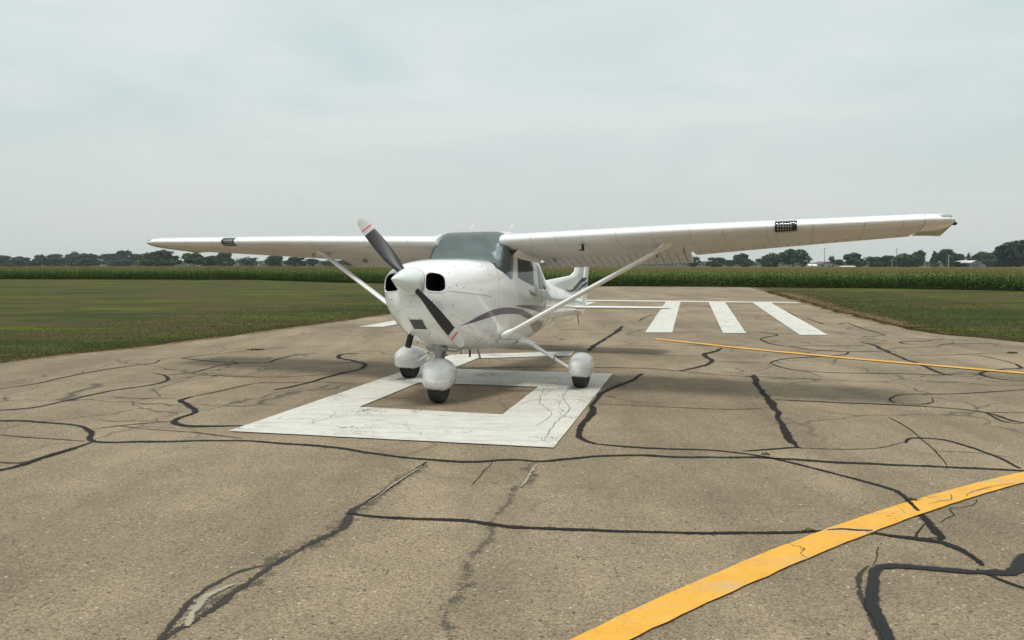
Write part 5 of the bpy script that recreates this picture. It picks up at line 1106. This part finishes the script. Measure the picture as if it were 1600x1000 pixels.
for x in (-.27, .05, .24):
    mb = MB(); mb.box((W_*x, -.05, ze*.62), (1.2, .08, 1.0)); w_ = mb.build('window', m_panel, e_); mb = MB(); mb.box((W_*x, -.08, ze*.62-.55), (1.4, .14, .1)); mb.build('sill', m_wallw, w_)
mb = MB(); mb.box((-W_*.5-1.7, 3, zr*.93), (4.4, 4.5, .15), rot=Matrix.Rotation(-.18, 3, 'Y')); mb.build('lean_to_roof', m_roofw, e_)
e_, W_, ze, zr = gable('white_shed', 1264, 1275.5, 450, 415.6, 413.0, 6, m_wallw, m_roofw, 'small white shed at the left end of the gabled farmhouse', 'shed', 'y')
mb = MB(); mb.box((-.2*W_, -.05, .8), (1.0, .08, 1.6)); mb.build('door', m_wallg, e_)
e_, W_, ze, zr = gable('long_shed', 1313, 1335, 450, 416.9, 416.0, 5, m_wallw, m_roofw, 'long low white shed right of the gabled farmhouse', 'shed', 'y')
mb = MB(); mb.box((.3*W_, -.05, .3), (1.6, .08, .6)); mb.build('door', m_wallg, e_)
e_, W_, ze, zr = gable('barn', 1514, 1531, 440, 411.2, 407.6, 16, m_wallb, m_roofw, 'slate blue barn with pale metal roof at the far right', 'barn')
mb = MB(); mb.box((.0, -.06, ze*.42), (W_*.62, .1, ze*.78)); dr = mb.build('sliding_door', mat('dark_blue_door', (.06, .085, .12), .8), e_); mb = MB(); mb.box((0, -.14, ze*.84), (W_*.7, .08, .12)); mb.build('door_rail', m_wallg, dr)
mb = MB(); mb.box((-W_*.5-2.0, 4, zr*.97), (4.6, 8, .15), rot=Matrix.Rotation(-.12, 3, 'Y')); mb.build('lean_to_roof', m_roofw, e_)
mb = MB(); mb.add([(W_*.5, 1, 0), (W_*.5+3.4, 1, 0), (W_*.5+3.4, 1, ze*.62), (W_*.5, 1, ze*.95), (W_*.5, 9, 0), (W_*.5+3.4, 9, 0), (W_*.5+3.4, 9, ze*.62), (W_*.5, 9, ze*.95)], [(0, 1, 2, 3), (4, 7, 6, 5), (0, 3, 7, 4), (1, 5, 6, 2), (3, 2, 6, 7)]); mb.build('side_wing', m_wallg, e_)
for px, d, top, r0, m, arm, label in [(1286.7, 430, 387.3, .17, m_wood, 1, 'dark wooden utility pole standing behind the gabled farmhouse'), (1398.5, 430, 388.0, .15, m_wood, 1, 'tall thin utility pole among the trees between house and barn'), (1392.3, 420, 405.5, .12, m_pole, 0, 'short pale post left of the tall thin utility pole'), (1443.5, 410, 403.5, .16, m_pole, 0, 'short pale post left of the pointed dark tree'), (1480.3, 400, 398.0, .19, m_pole, 1, 'pale utility pole left of the barn'), (1515.2, 560, 394.5, .16, m_pole, 1, 'slim pale pole rising behind the barn roof')]:
    H_ = CAM_H+(414-top)/1222*d; e_ = empty('utility_pole' if arm else 'post', (px2x(px, d), d, 0)); tag(e_, label, 'pole' if arm else 'post')
    mb = MB(); mb.tube([(0, 0, 0), (0, 0, H_)], [r0, r0*.7], 10); mb.build('shaft', m, e_)
    if arm:
        mb = MB(); mb.box((0, -.12, H_-.5), (1.3, .12, .14)); ar = mb.build('crossarm', m, e_)
        for x in (-.55, 0, .55): mb = MB(); mb.tube([(x, -.12, H_-.43), (x, -.12, H_-.28)], .05, 8); mb.build('insulator', m_grey, ar)

# ------------------------------------------------------------------ air
hb = MB(); hb.box((0, 1200, 24), (3100, 2860, 56))
m_haze = bpy.data.materials.new('haze'); m_haze.use_nodes = True; nn = m_haze.node_tree.nodes; nn.clear(); o = nn.new('ShaderNodeOutputMaterial'); v = nn.new('ShaderNodeVolumePrincipled')
v.inputs['Density'].default_value = .00013; v.inputs['Color'].default_value = (.80, .88, .92, 1); m_haze.node_tree.links.new(v.outputs[0], o.inputs['Volume'])
hz_ = hb.build('haze', m_haze, None, 0); tag(hz_, 'thin pale summer haze over the fields', 'haze', kind='stuff')
scn.cycles.volume_step_rate = 4
